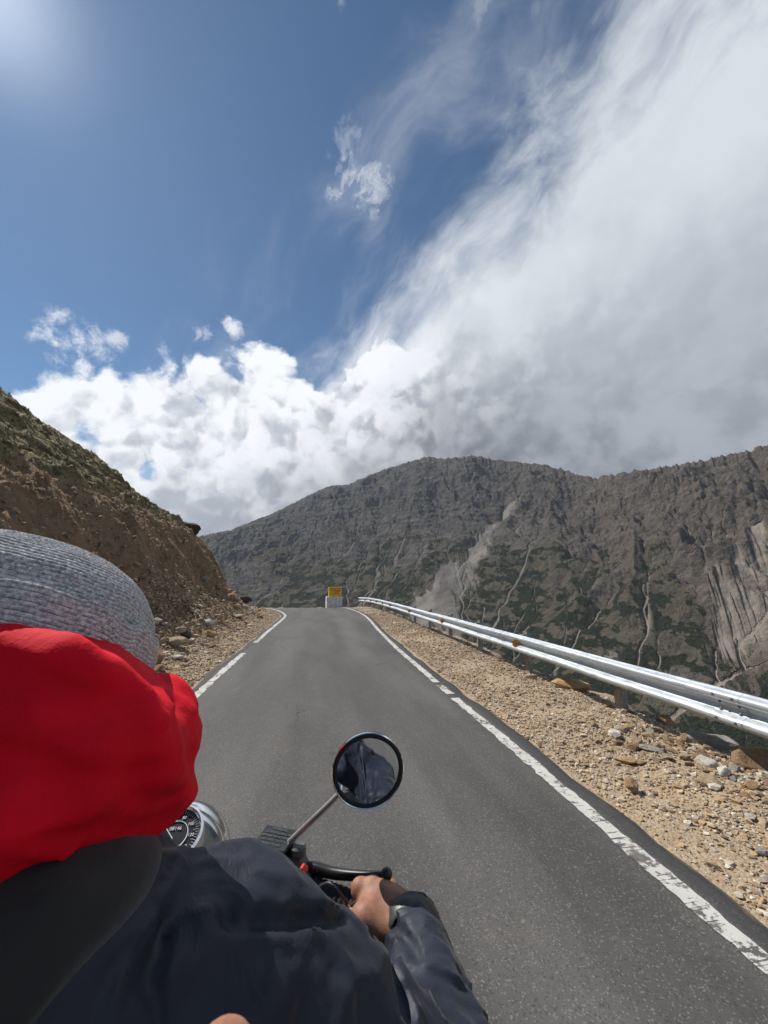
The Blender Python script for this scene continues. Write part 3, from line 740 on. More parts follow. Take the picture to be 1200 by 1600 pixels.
def hz(x, y): return float(near_height(np.array([float(x)]), np.array([float(y)]))[0][0])
def put_rock(me, name, x, y, rz, label, cat='rock', group=None, dz=.3, hgt=.1, sc_=1.0, tilt=(0, 0), z=None):
    o = bpy.data.objects.new(name, me); COL.objects.link(o)
    o.location = (x, y, (hz(x, y) if z is None else z) + hgt * dz * sc_); o.rotation_euler = (tilt[0], tilt[1], rz); o.scale = (sc_,) * 3
    return tag(o, label, cat, group)
named = [  # x, y, size, material, rot, label, category, sink
    (2.47, 3.03, (.13, .11, .12), M_brown, .4, 'lone squarish brown rock sitting apart on fine gravel, nearest the white edge line', .45),
    (3.09, 3.95, (.17, .13, .035), M_white, .3, 'flat square whitish stone lying on the gravel verge', .5),
    (3.33, 4.06, (.15, .07, .035), M_white, -.3, 'narrow whitish slab just behind the flat square whitish stone', .5),
    (2.83, 3.44, (.26, .13, .06), M_ochre, -.2, 'flat ochre stone lying below the flat square whitish stone', .3),
    (3.12, 3.55, (.30, .12, .05), M_grey, -.7, 'long thin pale grey stone beside the flat ochre stone', .3),
    (3.84, 5.75, (.72, .30, .22), M_ochre, -.85, 'long orange-brown boulder on the lip of the drop under the guardrail', .4),
    (4.06, 4.33, (.24, .20, .17), M_brown, .2, 'blocky brown rock perched on the brink beyond the gravel, below the rail', .4),
    (3.92, 3.68, (.62, .30, .18), M_grey, -.5, 'big flat grey slab with pale top edge at the brink of the verge', .3),
    (3.88, 3.12, (.66, .36, .26), M_brown, -.55, 'large brown boulder with pale top at the brink near the right edge of the photo', .25),
    (2.66, 2.25, (.085, .07, .06), M_grey, .2, 'small round grey stone half buried in the near gravel, lower right', .3),
    (3.33, 3.02, (.15, .11, .09), M_white, .5, 'pale rounded stone among the tan rubble below the big grey slab', .35),
    (3.02, 2.83, (.14, .10, .05), M_white, .1, 'small white flat stone at the lower edge of the rubble patch', .4),
    (-2.84, 8.8, (.26, .20, .12), M_white, .3, 'flat white boulder nearest the gravel on the left verge', .4),
    (-3.3, 10.6, (.34, .30, .30), M_dark, .1, 'nearly black rock at the foot of the bank beside the grey hat', .4),
    (-3.35, 12.8, (.36, .30, .24), M_white, .6, 'white boulder higher up in the rubble of the left bank', .4),
    (-3.05, 11.8, (.50, .34, .30), M_ochre, .4, 'ochre boulder between the black rock and the upper white boulder', .35),
    (-3.35, 17.0, (.70, .44, .22), M_tan, .2, 'wide flat tan slab in the rubble near the far end of the bank', .35),
    (-3.2, 9.7, (.60, .42, .26), M_tan, -.3, 'large tan slab just behind the flat white boulder', .35),
    (-3.0, 8.1, (.34, .30, .36), M_brown, .8, 'upright brown rock partly hidden by the grey hat and red hood', .35),
]
for i, (x, y, s, m, rz, lab, sink) in enumerate(named):
    put_rock(rock_mesh('rock', 300 + i, s, m, 22 if max(s) < .3 else 30, .07), 'rock', x, y, rz, lab, 'rock', dz=sink, hgt=s[2])
# dark turf-topped block and ochre boulder in the corner of the cut bank
put_rock(rock_mesh('rock', 351, (1.9, 1.6, 1.1), M_ochre, 24, .07), 'rock', -7.15, 21.7, .4, 'big ochre boulder jutting from the corner of the cut bank under the turf edge', 'boulder', dz=0, hgt=.8, z=3.75)
put_rock(rock_mesh('rock', 352, (2.4, 1.8, .95), M_dark, 34, .12), 'rock', -7.4, 21.8, .1, 'dark overhanging block of turf and rock capping the corner of the cut bank', 'boulder', dz=0, hgt=.8, z=4.5)
put_rock(rock_mesh('rock', 353, (1.1, .8, .5), M_dark, 22, .1), 'rock', -4.5, 23.9, .1, 'black boulder lying on top of the rubble at the far end of the bank', 'boulder', dz=.25, hgt=.5)
pool = [rock_mesh('rock', 400 + i, (1, float(rng.uniform(.55, .9)), float(rng.uniform(.35, .7))), (M_tan, M_ochre, M_tan, M_brown, M_grey, M_tan, M_white, M_brown)[i % 8], 20, .09) for i in range(16)]
def rock_field(n, gen, label, group, smin_, smax, band):
    c = 0; placed = []
    while c < n:
        x, y = gen(); s = float(np.exp(rng.uniform(math.log(smin_), math.log(smax))))
        off = float(np.maximum(sdist(LE, np.array([x]), np.array([y])), -sdist(RE, np.array([x]), np.array([y])))[0])
        if off < .12 + s * .6: continue
        if any((x - a) ** 2 + (y - b) ** 2 < (.42 * (s + q)) ** 2 for a, b, q in placed): continue
        placed.append((x, y, s)); me = pool[int(rng.integers(0, len(pool)))]
        ci = {M_tan.name: 'tan', M_ochre.name: 'ochre', M_brown.name: 'brown', M_grey.name: 'grey', M_white.name: 'pale'}[me.materials[0].name]
        u_ = (math.log(s) - math.log(smin_)) / (math.log(smax) - math.log(smin_)); lo_, hi_ = band; v_ = (y - lo_) / (hi_ - lo_)
        lab = f"{('small', 'mid-sized', 'large')[min(2, max(0, int(u_ * 3)))]} {ci} {label}, {('at its near end', 'in its nearer half', 'in its farther half', 'at its far end')[min(3, max(0, int(v_ * 4)))]}"
        put_rock(me, 'rock', x, y, float(rng.uniform(0, 6.28)), lab, 'rock', group, dz=.12, hgt=1.0, sc_=s, tilt=(float(rng.normal(0, .2)), float(rng.normal(0, .2)))); c += 1
rock_field(105, lambda: (3.72 - abs(rng.normal(0, .28)), rng.uniform(2.0, 4.2)), 'rock in the rubble by the right brink', 'rubble rocks near the brink on the right verge', .06, .23, (2.0, 4.2))
rock_field(38, lambda: (3.75 + rng.normal(0, .12), rng.uniform(4.2, 15)), 'stone in the row under the guardrail', 'stones under the guardrail', .06, .22, (4.2, 15))
rock_field(60, lambda: (-3.25 + rng.normal(0, .38), rng.uniform(5, 21)), 'rock fallen along the left bank', 'fallen rocks along the left bank', .10, .42, (5, 21))
rock_field(55, lambda: (-4.2 + rng.normal(0, .55), rng.uniform(18, 27)), 'rock in the heap ending the left bank', 'rubble heap at the far end of the left bank', .18, .75, (18, 27))
rock_field(14, lambda: (rng.uniform(-1.2, 3.0), rng.uniform(29.6, 30.6)), 'stone on the road rim beside the yellow marker', 'stones along the far rim of the road', .10, .28, (29.5, 30.7))

# ================================================================== GUARDRAIL
RAIL = smooth_line(np.array([(3.63, -8), (3.63, 4), (3.66, 12), (3.68, 18), (3.66, 21), (3.55, 24.5), (3.32, 28), (3.0, 31)], float), .25)
rs = np.concatenate([[0], np.cumsum(np.linalg.norm(np.diff(RAIL, axis=0), axis=1))])
def rail_at(s):
    p = np.array([np.interp(s, rs, RAIL[:, i]) for i in (0, 1)]); q = np.array([np.interp(s + .05, rs, RAIL[:, i]) for i in (0, 1)])
    t = (q - p) / np.linalg.norm(q - p); return p, t, np.array((t[1], -t[0]))   # right-hand normal
gr_ = empty('guardrail', (3.7, 4.7, 0), 'long galvanised steel guardrail with two ridges running along the right verge', 'guardrail')
prof = [(-.012, -.155), (-.030, -.142), (-.074, -.120), (-.083, -.098), (-.079, -.076), (-.060, -.060), (-.012, -.030), (0, 0), (-.012, .030), (-.060, .060), (-.079, .076), (-.083, .098), (-.074, .120), (-.030, .142), (-.012, .155)]
prof = smooth_line(np.array(prof), .012)
closed = np.concatenate([prof, (prof + (.0032, 0))[::-1]])
def dents(s, z):
    return (vnoise(np.array(s * 1.1), np.array(z * 6 + 3), seed=301) - .5) * .018, (vnoise(np.array(s * .9), np.array(0.), seed=302) - .5) * .014
bounds = [.6 + 4.5 * k for k in range(9)]; bounds = [b + 10.4 - 4.5 for b in bounds]
bounds = [s for s in bounds if s < rs[-1]] + [rs[-1]]
for bi in range(len(bounds) - 1):
    a, b = bounds[bi], bounds[bi + 1] + .16; ss_ = np.arange(a, min(b, rs[-1]), .1); V = []
    for si in ss_:
        p, t, nr = rail_at(si); lapo = .004 * max(0, 1 - (si - a) / .32)
        for (ox, oz) in closed:
            dx, dz = dents(si, oz); q = p + nr * (ox + float(dx) - lapo)
            V.append((q[0], q[1], .525 + oz + float(dz) + crest(np.array(q[0]), np.array(q[1])) * .4))
    m = len(closed); me = npmesh('beam', np.array(V), gridfaces(len(ss_), m, True), True); me.set_sharp_from_angle(angle=R(60))
    be = link('beam', me, M_galv, gr_)
    mb = MB()
    for ds in (.05, .22):
        for oz in (-.098, .098, -.03, .03):
            p, t, nr = rail_at(a + ds); ox = -.084 if abs(oz) > .05 else -.014
            c = (*(p + nr * (ox - .004)), .525 + oz); mb.lathe(c, (-nr[0], -nr[1], 0), [(0, .0), (0, .013), (.006, .012), (.010, .006), (.011, 0)], 10)
    mb.build('bolt', M_bolt, be, True)
ps = 10.4 + 2.3
k = 0
while ps < rs[-1] - .2:
    p, t, nr = rail_at(ps); c = np.array((*(p + nr * .15), 0)); a = math.atan2(t[1], t[0]); Rz = np.array(((math.cos(a), -math.sin(a), 0), (math.sin(a), math.cos(a), 0), (0, 0, 1)))
    lean = rng.normal(0, .025, 2); Lm = np.array(((1, 0, lean[0]), (0, 1, lean[1]), (0, 0, 1))); zc = float(crest(c[0], c[1])) * .5
    mb = MB(); h = 1.5; top = .735
    for (ox, oy, sx, sy) in ((0, -.0, .150, .006), (-.072, .032, .006, .064), (.072, .032, .006, .064)):   # channel section, web towards the traffic
        mb.box((0, 0, 0), (sx, sy, h), None, .001); mb.V[-1] = (mb.V[-1] + (ox, -oy, top - h / 2)) @ Lm.T @ Rz.T + c + (0, 0, zc)
    po = mb.build('post', M_post, gr_)
    mb = MB()
    for (ox, oy, sx, sy) in ((0, .075, .15, .006), (-.072, .04, .006, .066), (.072, .04, .006, .066)):
        mb.box((0, 0, 0), (sx, sy, .33), None, .001); mb.V[-1] = (mb.V[-1] + (ox, oy, .525)) @ Lm.T @ Rz.T + c + (0, 0, zc)
    mb.build('spacer', M_post, gr_)
    if k % 2 == 1 or k > 6:
        mb = MB(); q = np.array((*(p - nr * .062), .525 + zc))
        # diamond-ended amber plate in the trough, on its bracket
        Pp = [(-.0, .075), (.052, .042), (.052, -.042), (0, -.075), (-.052, -.042), (-.052, .042)]
        V = [(u_, s_, v_) for s_ in (-.003, .003) for u_, v_ in Pp]; ang = a + R(62)
        Ra = np.array(((math.cos(ang), -math.sin(ang), 0), (math.sin(ang), math.cos(ang), 0), (0, 0, 1)))
        mb.add(np.array(V) @ Ra.T + q, [tuple(range(6))[::-1], tuple(range(6, 12))] + [(i, (i + 1) % 6, 6 + (i + 1) % 6, 6 + i) for i in range(6)])
        r_ = mb.build('reflector', M_reflector, gr_)
        mb = MB(); mb.box((0, 0, 0), (.006, .06, .03)); mb.V[-1] = mb.V[-1] @ Rz.T + q + (nr[0] * .03, nr[1] * .03, 0); mb.box((0, 0, 0), (.05, .004, .03)); mb.V[-1] = mb.V[-1] @ Rz.T + q + (nr[0] * .055, nr[1] * .055, 0)
        mb.build('bracket', M_bolt, r_)
    ps += 2.25 if ps < 30 else 2.0; k += 1
mb = MB()
cb = [(3.95 + .5 * t_ + .1 * math.sin(t_ * 3), 5.0 - 3.4 * t_, .02 - .32 * t_ - .25 * math.sin(math.pi * t_)) for t_ in np.linspace(0, 1, 24)]
mb.tube(cb, .005, 6); c_ = mb.build('cable', M_cable, None, True); tag(c_, 'thin dark cable sagging below the guardrail over the drop', 'cable')

# ================================================================== ROAD MARKER AT THE BEND
def m_plaster(g):
    P = g.obj(); n = g.noise(P, 5, 6, .7); f = g.noise(P, 30, 4, .6)
    c = g.mix(g.ss(n, .35, .62), (.50, .48, .46), (.74, .72, .70)); c = g.mix(g.ss(f, .62, .72), c, (.09, .08, .08))
    return {'Base Color': c, 'Roughness': .9, 'Normal': g.bump(n + f, .4, .01)}
M_plaster = material('flaking_whitewash', m_plaster)
M_yellow = simple('yellow_sign_paint', (.85, .43, .015), .6, 0, .25, 8)
M_black = simple('black_lettering', (.02, .015, .01), .6)
mk = empty('road_marker', (.95, 29.2, -.12), 'yellow lettered slab on a whitewashed block at the outer edge of the bend', 'road sign', rot=(0, 0, R(14)))
def local_box(name, mat, parent, c, size, bev=.01, extra=None):
    mb = MB(); Rz = np.array(Matrix.Rotation(parent.rotation_euler.z, 3, 'Z')); L = np.array(parent.location)
    for cc, s2 in ([(c, size)] + (extra or [])):
        mb.box((0, 0, 0), s2, None, bev); mb.V[-1] = (mb.V[-1] + cc) @ Rz.T + L
    return mb.build(name, mat, parent)
local_box('block', M_plaster, mk, (0, 0, .42), (1.16, .42, .84), .03)
slab = local_box('sign_slab', M_yellow, mk, (.07, 0, 1.17), (.96, .20, .70), .015)
rows = [(1.38, [(-.33, .15), (-.16, .13), (.0, .12), (.14, .10), (.27, .11), (.41, .13)], .075), (1.24, [(-.22, .11), (-.08, .12), (.07, .13), (.22, .12), (.35, .09)], .085), (1.06, [(-.08, .10), (.04, .09), (.15, .10), (.26, .09)], .085)]
ex = []
for zz_, words, hh in rows:
    for (cx, ww) in words:                                          # worn brush-painted characters
        nch = max(2, int(ww / .04)); head = (cx + .05, -.102, zz_ + hh / 2 - .006)
        ex.append((head, (ww, .004, .020)))
        for q in range(nch):
            xx = cx + .05 - ww / 2 + (q + .5) * ww / nch; ex.append(((xx + .006, -.102, zz_ - .004), (.018, .004, hh - .012)))
            if (q + int(cx * 50)) % 2: ex.append(((xx - .006, -.1025, zz_ - hh * .2), (.014, .004, .020)))
            else: ex.append(((xx - .007, -.1025, zz_ + hh * .08), (.016, .004, .012)))
local_box('lettering', M_black, slab if False else mk, ex[0][0], ex[0][1], 0, ex[1:])

# ================================================================== TURF
def turf():
    n = 16000; x = -6.0 - rng.uniform(0, 1, n) ** 1.8 * 14; y = 4 + 24 * rng.uniform(0, 1, n)
    z, gr, cut, off, d = near_height(x, y); lipm = (gr > .15); x, y, z = x[lipm], y[lipm], z[lipm]; n = len(x); B = 7
    s = rng.uniform(.03, .075, n); a = rng.uniform(0, 6.28, (n, B)); r = rng.uniform(.15, 1, (n, B)) * s[:, None]
    bx = x[:, None] + np.cos(a) * r * .6; by = y[:, None] + np.sin(a) * r * .6; bz = z[:, None] - .02 + 0 * r
    tx = bx + np.cos(a) * r * .9; ty = by + np.sin(a) * r * .9; tz = bz + s[:, None] * rng.uniform(.5, 1.3, (n, B)); w_ = .012 + .008 * rng.uniform(0, 1, (n, B))
    px = -np.sin(a) * w_; py = np.cos(a) * w_
    V = np.stack([np.stack([bx - px, by - py, bz], -1), np.stack([bx + px, by + py, bz], -1), np.stack([tx, ty, tz], -1)], 2).reshape(-1, 3)
    me = npmesh('turf_tufts', V, np.arange(len(V)).reshape(-1, 3), False); fattr(me, 'tint', np.repeat(rng.uniform(0, 1, n), B * 3))
    def m(g):
        t = g.attr('tint'); c = g.mix(t, (.105, .088, .035), (.33, .26, .13)); return {'Base Color': c, 'Roughness': .9, 'Specular IOR Level': .2}
    tag(link('turf_tufts', me, material('turf_blades', m)), 'short olive tufts of alpine grass covering the slope above the cut bank', 'grass', kind='stuff')
turf()
#@@PART3
# ================================================================== SMOOTH SOLID MODELLING (distance field -> mesh)
class Field:
    def __init__(s, xs, ys, zs):
        s.a = [np.asarray(v, float) for v in (xs, ys, zs)]; s.F = np.full([len(v) for v in s.a], .5, np.float32)
    def sub(s, lo, hi):
        sl = []
        for v, l, h in zip(s.a, lo, hi):
            i, j = np.searchsorted(v, l), np.searchsorted(v, h); sl.append(slice(max(i - 1, 0), min(j + 1, len(v))))
        P = np.meshgrid(*[v[q] for v, q in zip(s.a, sl)], indexing='ij', sparse=False)
        return tuple(sl), np.stack(P, -1)
    def put(s, fn, lo, hi, k, mode='add'):
        sl, P = s.sub(np.array(lo) - k - .03, np.array(hi) + k + .03)
        if P.size == 0: return
        d = fn(P); f = s.F[sl]
        if mode == 'add': s.F[sl] = smin(f, d, k)
        else: s.F[sl] = -smin(-f, d, k)
    def cap(s, a, b, ra, rb=None, k=.02, mode='add', sq=(1, 1, 1)):
        a = np.array(a, float); b = np.array(b, float); rb = ra if rb is None else rb; ba = b - a; L = max(ba @ ba, 1e-12); m = max(ra, rb)
        def fn(P):
            t = np.clip(((P - a) @ ba) / L, 0, 1); q = (P - a - t[..., None] * ba) / np.array(sq); return np.linalg.norm(q, axis=-1) - (ra + (rb - ra) * t)
        s.put(fn, np.minimum(a, b) - m * max(sq), np.maximum(a, b) + m * max(sq), k, mode)
    def chain(s, pts, rs_, k=.02, mode='add'):
        for i in range(len(pts) - 1): s.cap(pts[i], pts[i + 1], rs_[i], rs_[i + 1], k, mode)
    def ell(s, c, r, k=.02, mode='add', M=None):
        c = np.array(c, float); r = np.array(r, float); m = r.max()
        def fn(P):
            q = P - c
            if M is not None: q = q @ np.array(M)
            k0 = np.linalg.norm(q / r, axis=-1); k1 = np.linalg.norm(q / r**2, axis=-1); return k0 * (k0 - 1) / np.maximum(k1, 1e-6)
        s.put(fn, c - m, c + m, k, mode)
    def warp(s, fn):  # add a displacement everywhere near the surface
        m = np.abs(s.F) < .04; i = np.nonzero(m); x, y, z = s.a[0][i[0]], s.a[1][i[1]], s.a[2][i[2]]
        s.F[m] += fn(x, y, z).astype(np.float32)
    def mesh(s, name, smooth_iter=2):
        F_ = s.F; nx, ny, nz = F_.shape; sg = F_ < 0
        cnt = np.zeros((nx - 1, ny - 1, nz - 1), np.int8)
        for dx in (0, 1):
            for dy in (0, 1):
                for dz in (0, 1): cnt += sg[dx:nx - 1 + dx, dy:ny - 1 + dy, dz:nz - 1 + dz]
        act = np.nonzero((cnt > 0) & (cnt < 8)); ids = np.full(cnt.shape, -1, np.int64); n = len(act[0]); ids[act] = np.arange(n)
        acc = np.zeros((n, 3)); num = np.zeros(n); cor = [(a, b, c) for a in (0, 1) for b in (0, 1) for c in (0, 1)]
        for p in cor:
            for q in cor:
                if sum(q) - sum(p) != 1 or any(q[i] < p[i] for i in range(3)): continue
                fa = F_[act[0] + p[0], act[1] + p[1], act[2] + p[2]]; fb = F_[act[0] + q[0], act[1] + q[1], act[2] + q[2]]
                m = (fa < 0) != (fb < 0); t = fa[m] / (fa[m] - fb[m])
                for ax in range(3):
                    va = s.a[ax][act[ax][m] + p[ax]]; vb = s.a[ax][act[ax][m] + q[ax]]; acc[m, ax] += va + (vb - va) * t
                num[m] += 1
        V = acc / num[:, None]; Q = []
        for ax in range(3):
            o = [(1, 2), (2, 0), (0, 1)][ax]
            A = [slice(None)] * 3; B = [slice(None)] * 3; A[ax] = slice(0, -1); B[ax] = slice(1, None)
            for c in o: A[c] = slice(1, -1); B[c] = slice(1, -1)
            a_, b_ = sg[tuple(A)], sg[tuple(B)]; e = np.nonzero(a_ != b_); inside = a_[e]; base = [e[0].copy(), e[1].copy(), e[2].copy()]
            def cell(du, dv):
                q = [x.copy() for x in base]
                q[o[0]] = q[o[0]] + du; q[o[1]] = q[o[1]] + dv; return ids[q[0], q[1], q[2]]
            f = np.stack([cell(0, 0), cell(1, 0), cell(1, 1), cell(0, 1)], 1); f[~inside] = f[~inside][:, ::-1]; Q.append(f)
        Q = np.concatenate(Q); Q = Q[(Q >= 0).all(1)]
        for _ in range(smooth_iter):
            S_ = np.zeros_like(V); c = np.zeros(n)
            for i in range(4):
                j = (i + 1) % 4; np.add.at(S_, Q[:, i], V[Q[:, j]]); np.add.at(c, Q[:, i], 1); np.add.at(S_, Q[:, j], V[Q[:, i]]); np.add.at(c, Q[:, j], 1)
            V = V * .5 + .5 * S_ / np.maximum(c, 1)[:, None]
        return npmesh(name, V, Q, True)
def axis_grid(a, b, step, dense=()):
    """coordinates from a to b; dense: (lo, hi, step) ranges with a finer step"""
    out = [a]
    while out[-1] < b:
        st = step
        for lo, hi, s2 in dense:
            if lo <= out[-1] < hi: st = min(st, s2)
        out.append(out[-1] + st)
    return np.array(out)

# ---------------- cloth and skin
def m_nylon(g):
    P = g.obj(); n = g.noise(P, 9, 5, .55, .6); w1 = g.noise(g.scale(P, (1, 1, .35)), 22, 4, .6, 1.2); cr = g.noise(P, 34, 4, .6, .8)
    c = g.mix(g.ss(n, .35, .65), (.0095, .0125, .024), (.018, .023, .040))
    return {'Base Color': c, 'Roughness': g.ss(n, .3, .7, .46, .64), 'Specular IOR Level': .34, 'Sheen Weight': .06, 'Sheen Roughness': .4,
            'Normal': g.bump(w1 * .7 + cr * .15, .30, .010)}
M_nylon = material('navy_nylon', m_nylon)
def m_blackcloth(g):
    P = g.obj(); n = g.noise(P, 14, 4, .55, .5); f = g.voro(P, 700)
    return {'Base Color': g.mix(n, (.020, .0195, .019), (.036, .035, .033)), 'Roughness': .85, 'Sheen Weight': .2, 'Specular IOR Level': .2, 'Normal': g.bump(n * 2.0 + g.noise(P, 38, 4, .6, .6), .22, .004)}
M_blackcloth = material('black_cloth', m_blackcloth)
def m_red(g):
    P = g.obj(); n = g.noise(P, 12, 5, .55, .6); f = g.noise(P, 420, 2, .5); q = g.noise(P, 40, 4, .6)
    return {'Base Color': g.mix(g.ss(n, .3, .7), (.60, .002, .012), (.78, .004, .020)), 'Roughness': .75, 'Specular IOR Level': .15,
            'Normal': g.bump(n * 2.0 + q * .5 + f * .12, .35, .006)}
M_red = material('red_cotton', m_red)
def m_knit(g):
    P = g.obj(); n = g.noise(P, 330, 3, .7); b = g.noise(P, 14, 4); r_ = g.attr('rib')
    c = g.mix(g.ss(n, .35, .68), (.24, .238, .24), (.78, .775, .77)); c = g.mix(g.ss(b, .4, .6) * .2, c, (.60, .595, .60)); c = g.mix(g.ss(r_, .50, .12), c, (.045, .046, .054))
    return {'Base Color': c, 'Roughness': .95, 'Sheen Weight': .5, 'Sheen Roughness': .5, 'Specular IOR Level': .15, 'Normal': g.bump(n, .8, .002)}
M_knit = material('heather_grey_knit', m_knit)
def m_skin(g):
    P = g.obj(); n = g.noise(P, 45, 5, .6); v = g.voro(P, 520)
    c = g.mix(g.ss(n, .35, .7), (.26, .115, .068), (.38, .185, .115))
    return {'Base Color': c, 'Roughness': .6, 'Subsurface Weight': .08, 'Subsurface Radius': (.02, .008, .004), 'Subsurface Scale': .3, 'Specular IOR Level': .45, 'Normal': g.bump(v * .4 + n, .3, .0015)}
M_skin = material('brown_skin', m_skin)
M_denim = simple('dark_trouser_cloth', (.03, .032, .04), .9, 0, .25, 60, .3, .001)
M_boot = simple('boot_leather', (.035, .022, .015), .55)
M_strap = simple('cuff_strap', (.03, .034, .034), .45, 0, .2, 50)

BX = -.25                                   # centre line of the motorcycle
def mir(p): return np.array((2 * BX - p[0], p[1], p[2]))
HEAD = np.array((-.288, .432, 1.520))
SHR = at(405, 1395, .44); SHR = np.array((-.080, .43, 1.262)); ELR = np.array((.135, .462, 1.085)); WRR = np.array((.140, .628, 1.108))
G0 = np.array((.002, .746, 1.105)); G1 = np.array((.165, .652, 1.098)); gdir = (G1 - G0) / np.linalg.norm(G1 - G0)
SHL = np.array((-.50, .42, 1.29)); ELL, WRL = mir(ELR) + (-.02, 0, 0), mir(WRR)

# ---------------- the rider's body (one continuous surface, head to hands)
def hand(Fd, mirror):
    f = (lambda p: mir(p)) if mirror else (lambda p: np.array(p, float))
    g_ = gdir; Gc = G0 + gdir * .112                                 # middle of the gripped stretch
    back = np.array((-g_[1], g_[0], 0)) * -1; back /= np.linalg.norm(back)      # towards the rider, square to the bar
    if back[1] > 0: back = -back
    upv = np.array((0, 0, 1.0))
    wr = np.array(WRR)
    kn = [Gc + g_ * o + back * (.004 + q) + upv * (.034 - r_) for o, q, r_ in ((-.026, .002, .003), (-.006, -.003, 0), (.014, -.001, .001), (.034, .006, .005))]
    pb = Gc + back * .045 + upv * .022
    for kk in kn: Fd.cap(f(wr + (kk - pb) * .45), f(kk - upv * .004), .018, .0135, .022)
    Fd.cap(f(wr), f(pb), .022, .019, .015); Fd.cap(f(pb), f(Gc + back * .012 + upv * .022), .020, .015, .012)
    ln = (.040, .045, .042, .033)
    for i, kk in enumerate(kn):
        fw = -back; L = ln[i]; w_ = .0100 if i < 3 else .0088
        p1 = kk + fw * L * .80 - upv * (.010 + .002 * i); p2 = p1 + fw * .003 - upv * L * .62; p3 = p2 + back * L * .55 - upv * .006
        Fd.chain([f(kk), f(p1), f(p2), f(p3)], [w_ + .0005, w_, w_ * .95, w_ * .82], .0065)
        Fd.ell(f(kk + upv * .002), (.0098, .0098, .0085), .008)
    # thumb leaves the inner side of the palm, passes behind and under the bar
    t0 = wr + (pb - wr) * .45 - g_ * .022; t1 = Gc - g_ * .040 + back * .028 + upv * .000; t2 = Gc - g_ * .050 + back * .014 - upv * .022; t3 = Gc - g_ * .048 - back * .010 - upv * .030
    Fd.chain([f(t0), f(t1), f(t2), f(t3)], [.017, .0135, .0115, .0095], .008)
xs = axis_grid(-.85, .26, .009, ((-.66, -.50, .0032), (.0, .17, .0026), (-.39, -.19, .0045)))
ysb = axis_grid(-.05, 1.05, .009, ((.60, .78, .0026), (.30, .56, .0045)))
zsb = axis_grid(.08, 1.70, .010, ((1.02, 1.18, .0028), (1.40, 1.69, .0045)))
B = Field(xs, ysb, zsb)
B.ell(HEAD + (0, -.012, .028), (.076, .094, .080), .03); B.ell(HEAD + (0, .030, -.045), (.058, .062, .075), .03)       # skull, face
B.cap(HEAD + (0, .072, -.085), HEAD + (0, .068, -.080), .022, .02, .02)                                             # chin
B.cap(HEAD + (0, .090, .006), HEAD + (0, .108, -.030), .009, .0135, .010)                                            # nose
for sx in (-1, 1):
    B.ell(HEAD + (sx * .030, .098, .010), (.015, .010, .009), .004, 'cut')                                           # eye sockets
    B.cap(HEAD + (sx * .012, .090, .024), HEAD + (sx * .045, .080, .022), .007, .006, .008)                            # brow
    B.ell(HEAD + (sx * .032, .083, .010), (.0125, .0125, .0115), .002)                                               # eyeball
    B.ell(HEAD + (sx * .078, -.004, -.012), (.008, .019, .031), .006)                                                # ear
    B.ell(HEAD + (sx * .036, .072, -.032), (.020, .020, .022), .02)
B.cap(HEAD + (-.020, .096, -.056), HEAD + (.020, .096, -.056), .0055, .0055, .006); B.cap(HEAD + (-.018, .094, -.066), HEAD + (.018, .094, -.066), .006, .006, .006)
B.cap(HEAD + (-.024, .104, -.061), HEAD + (.024, .104, -.061), .0022, .0022, .002, 'cut')
B.cap(HEAD + (0, -.025, -.06), (-.28, .365, 1.36), .058, .062, .03)                                                   # neck
B.cap((-.28, .36, 1.30), (BX, .16, .93), .125, .135, .05, sq=(1.15, .85, 1)); B.cap(SHL + (.04, -.01, -.01), SHR + (-.04, -.01, -.01), .055, .055, .05)
for sh_, el_, wr_ in ((SHR, ELR, WRR), (SHL, ELL, WRL)):
    B.cap(sh_, el_, .048, .038, .02); B.cap(el_, wr_, .038, .024, .015)
for sx in (-1, 1):
    hip = np.array((BX + sx * .11, .16, .86)); kn_ = np.array((BX + sx * .24, .60, .76)); an = np.array((BX + sx * .26, .42, .33))
    B.cap(hip, kn_, .085, .055, .03); B.cap(kn_, an, .055, .038, .02); B.cap(an, an + (0, .16, -.07), .035, .03, .02)
hand(B, False); hand(B, True)
person = link('person', B.mesh('person', 1), M_skin)
tag(person, 'motorcycle rider in grey knitted hat, red hood and navy jacket, hand on the throttle', 'person')

# ---------------- jacket
xs = axis_grid(-.74, .30, .010, ((-.36, .26, .0046),)); ysj = axis_grid(.0, .70, .010, ((.20, .68, .0046),)); zsj = axis_grid(.80, 1.44, .010, ((1.0, 1.42, .0046),))
J = Field(xs, ysj, zsj)
J.cap((-.28, .345, 1.285), (BX, .15, .92), .155, .175, .05, sq=(1.2, .9, 1)); J.cap(SHL + (0.03, -.02, -.03), SHR + (-.03, -.02, -.03), .100, .100, .06)
J.cap(SHR + (0, 0, .0), ELR + (-.012, -.012, 0), .079, .067, .04); J.cap(SHL, ELL, .092, .070, .04)
J.cap(ELR + (-.005, -.005, 0), WRR + (.002, .006, -.002), .067, .046, .02); J.cap(ELL, WRL + (-.004, -.022, -.002), .068, .046, .02)
J.cap(ELR + (.0, .0, 0), ELR + (0, 0, .001), .065, .065, .03)
J.cap((-.28, .40, 1.33), (-.26, .44, 1.15), .13, .15, .05)                                                            # chest
CH = at(352, 1400, .465); J.ell(CH, (.062, .052, .040), .05)                                                           # front of the shoulder
J.ell(at(500, 1475, .45), (.032, .034, .028), .04)
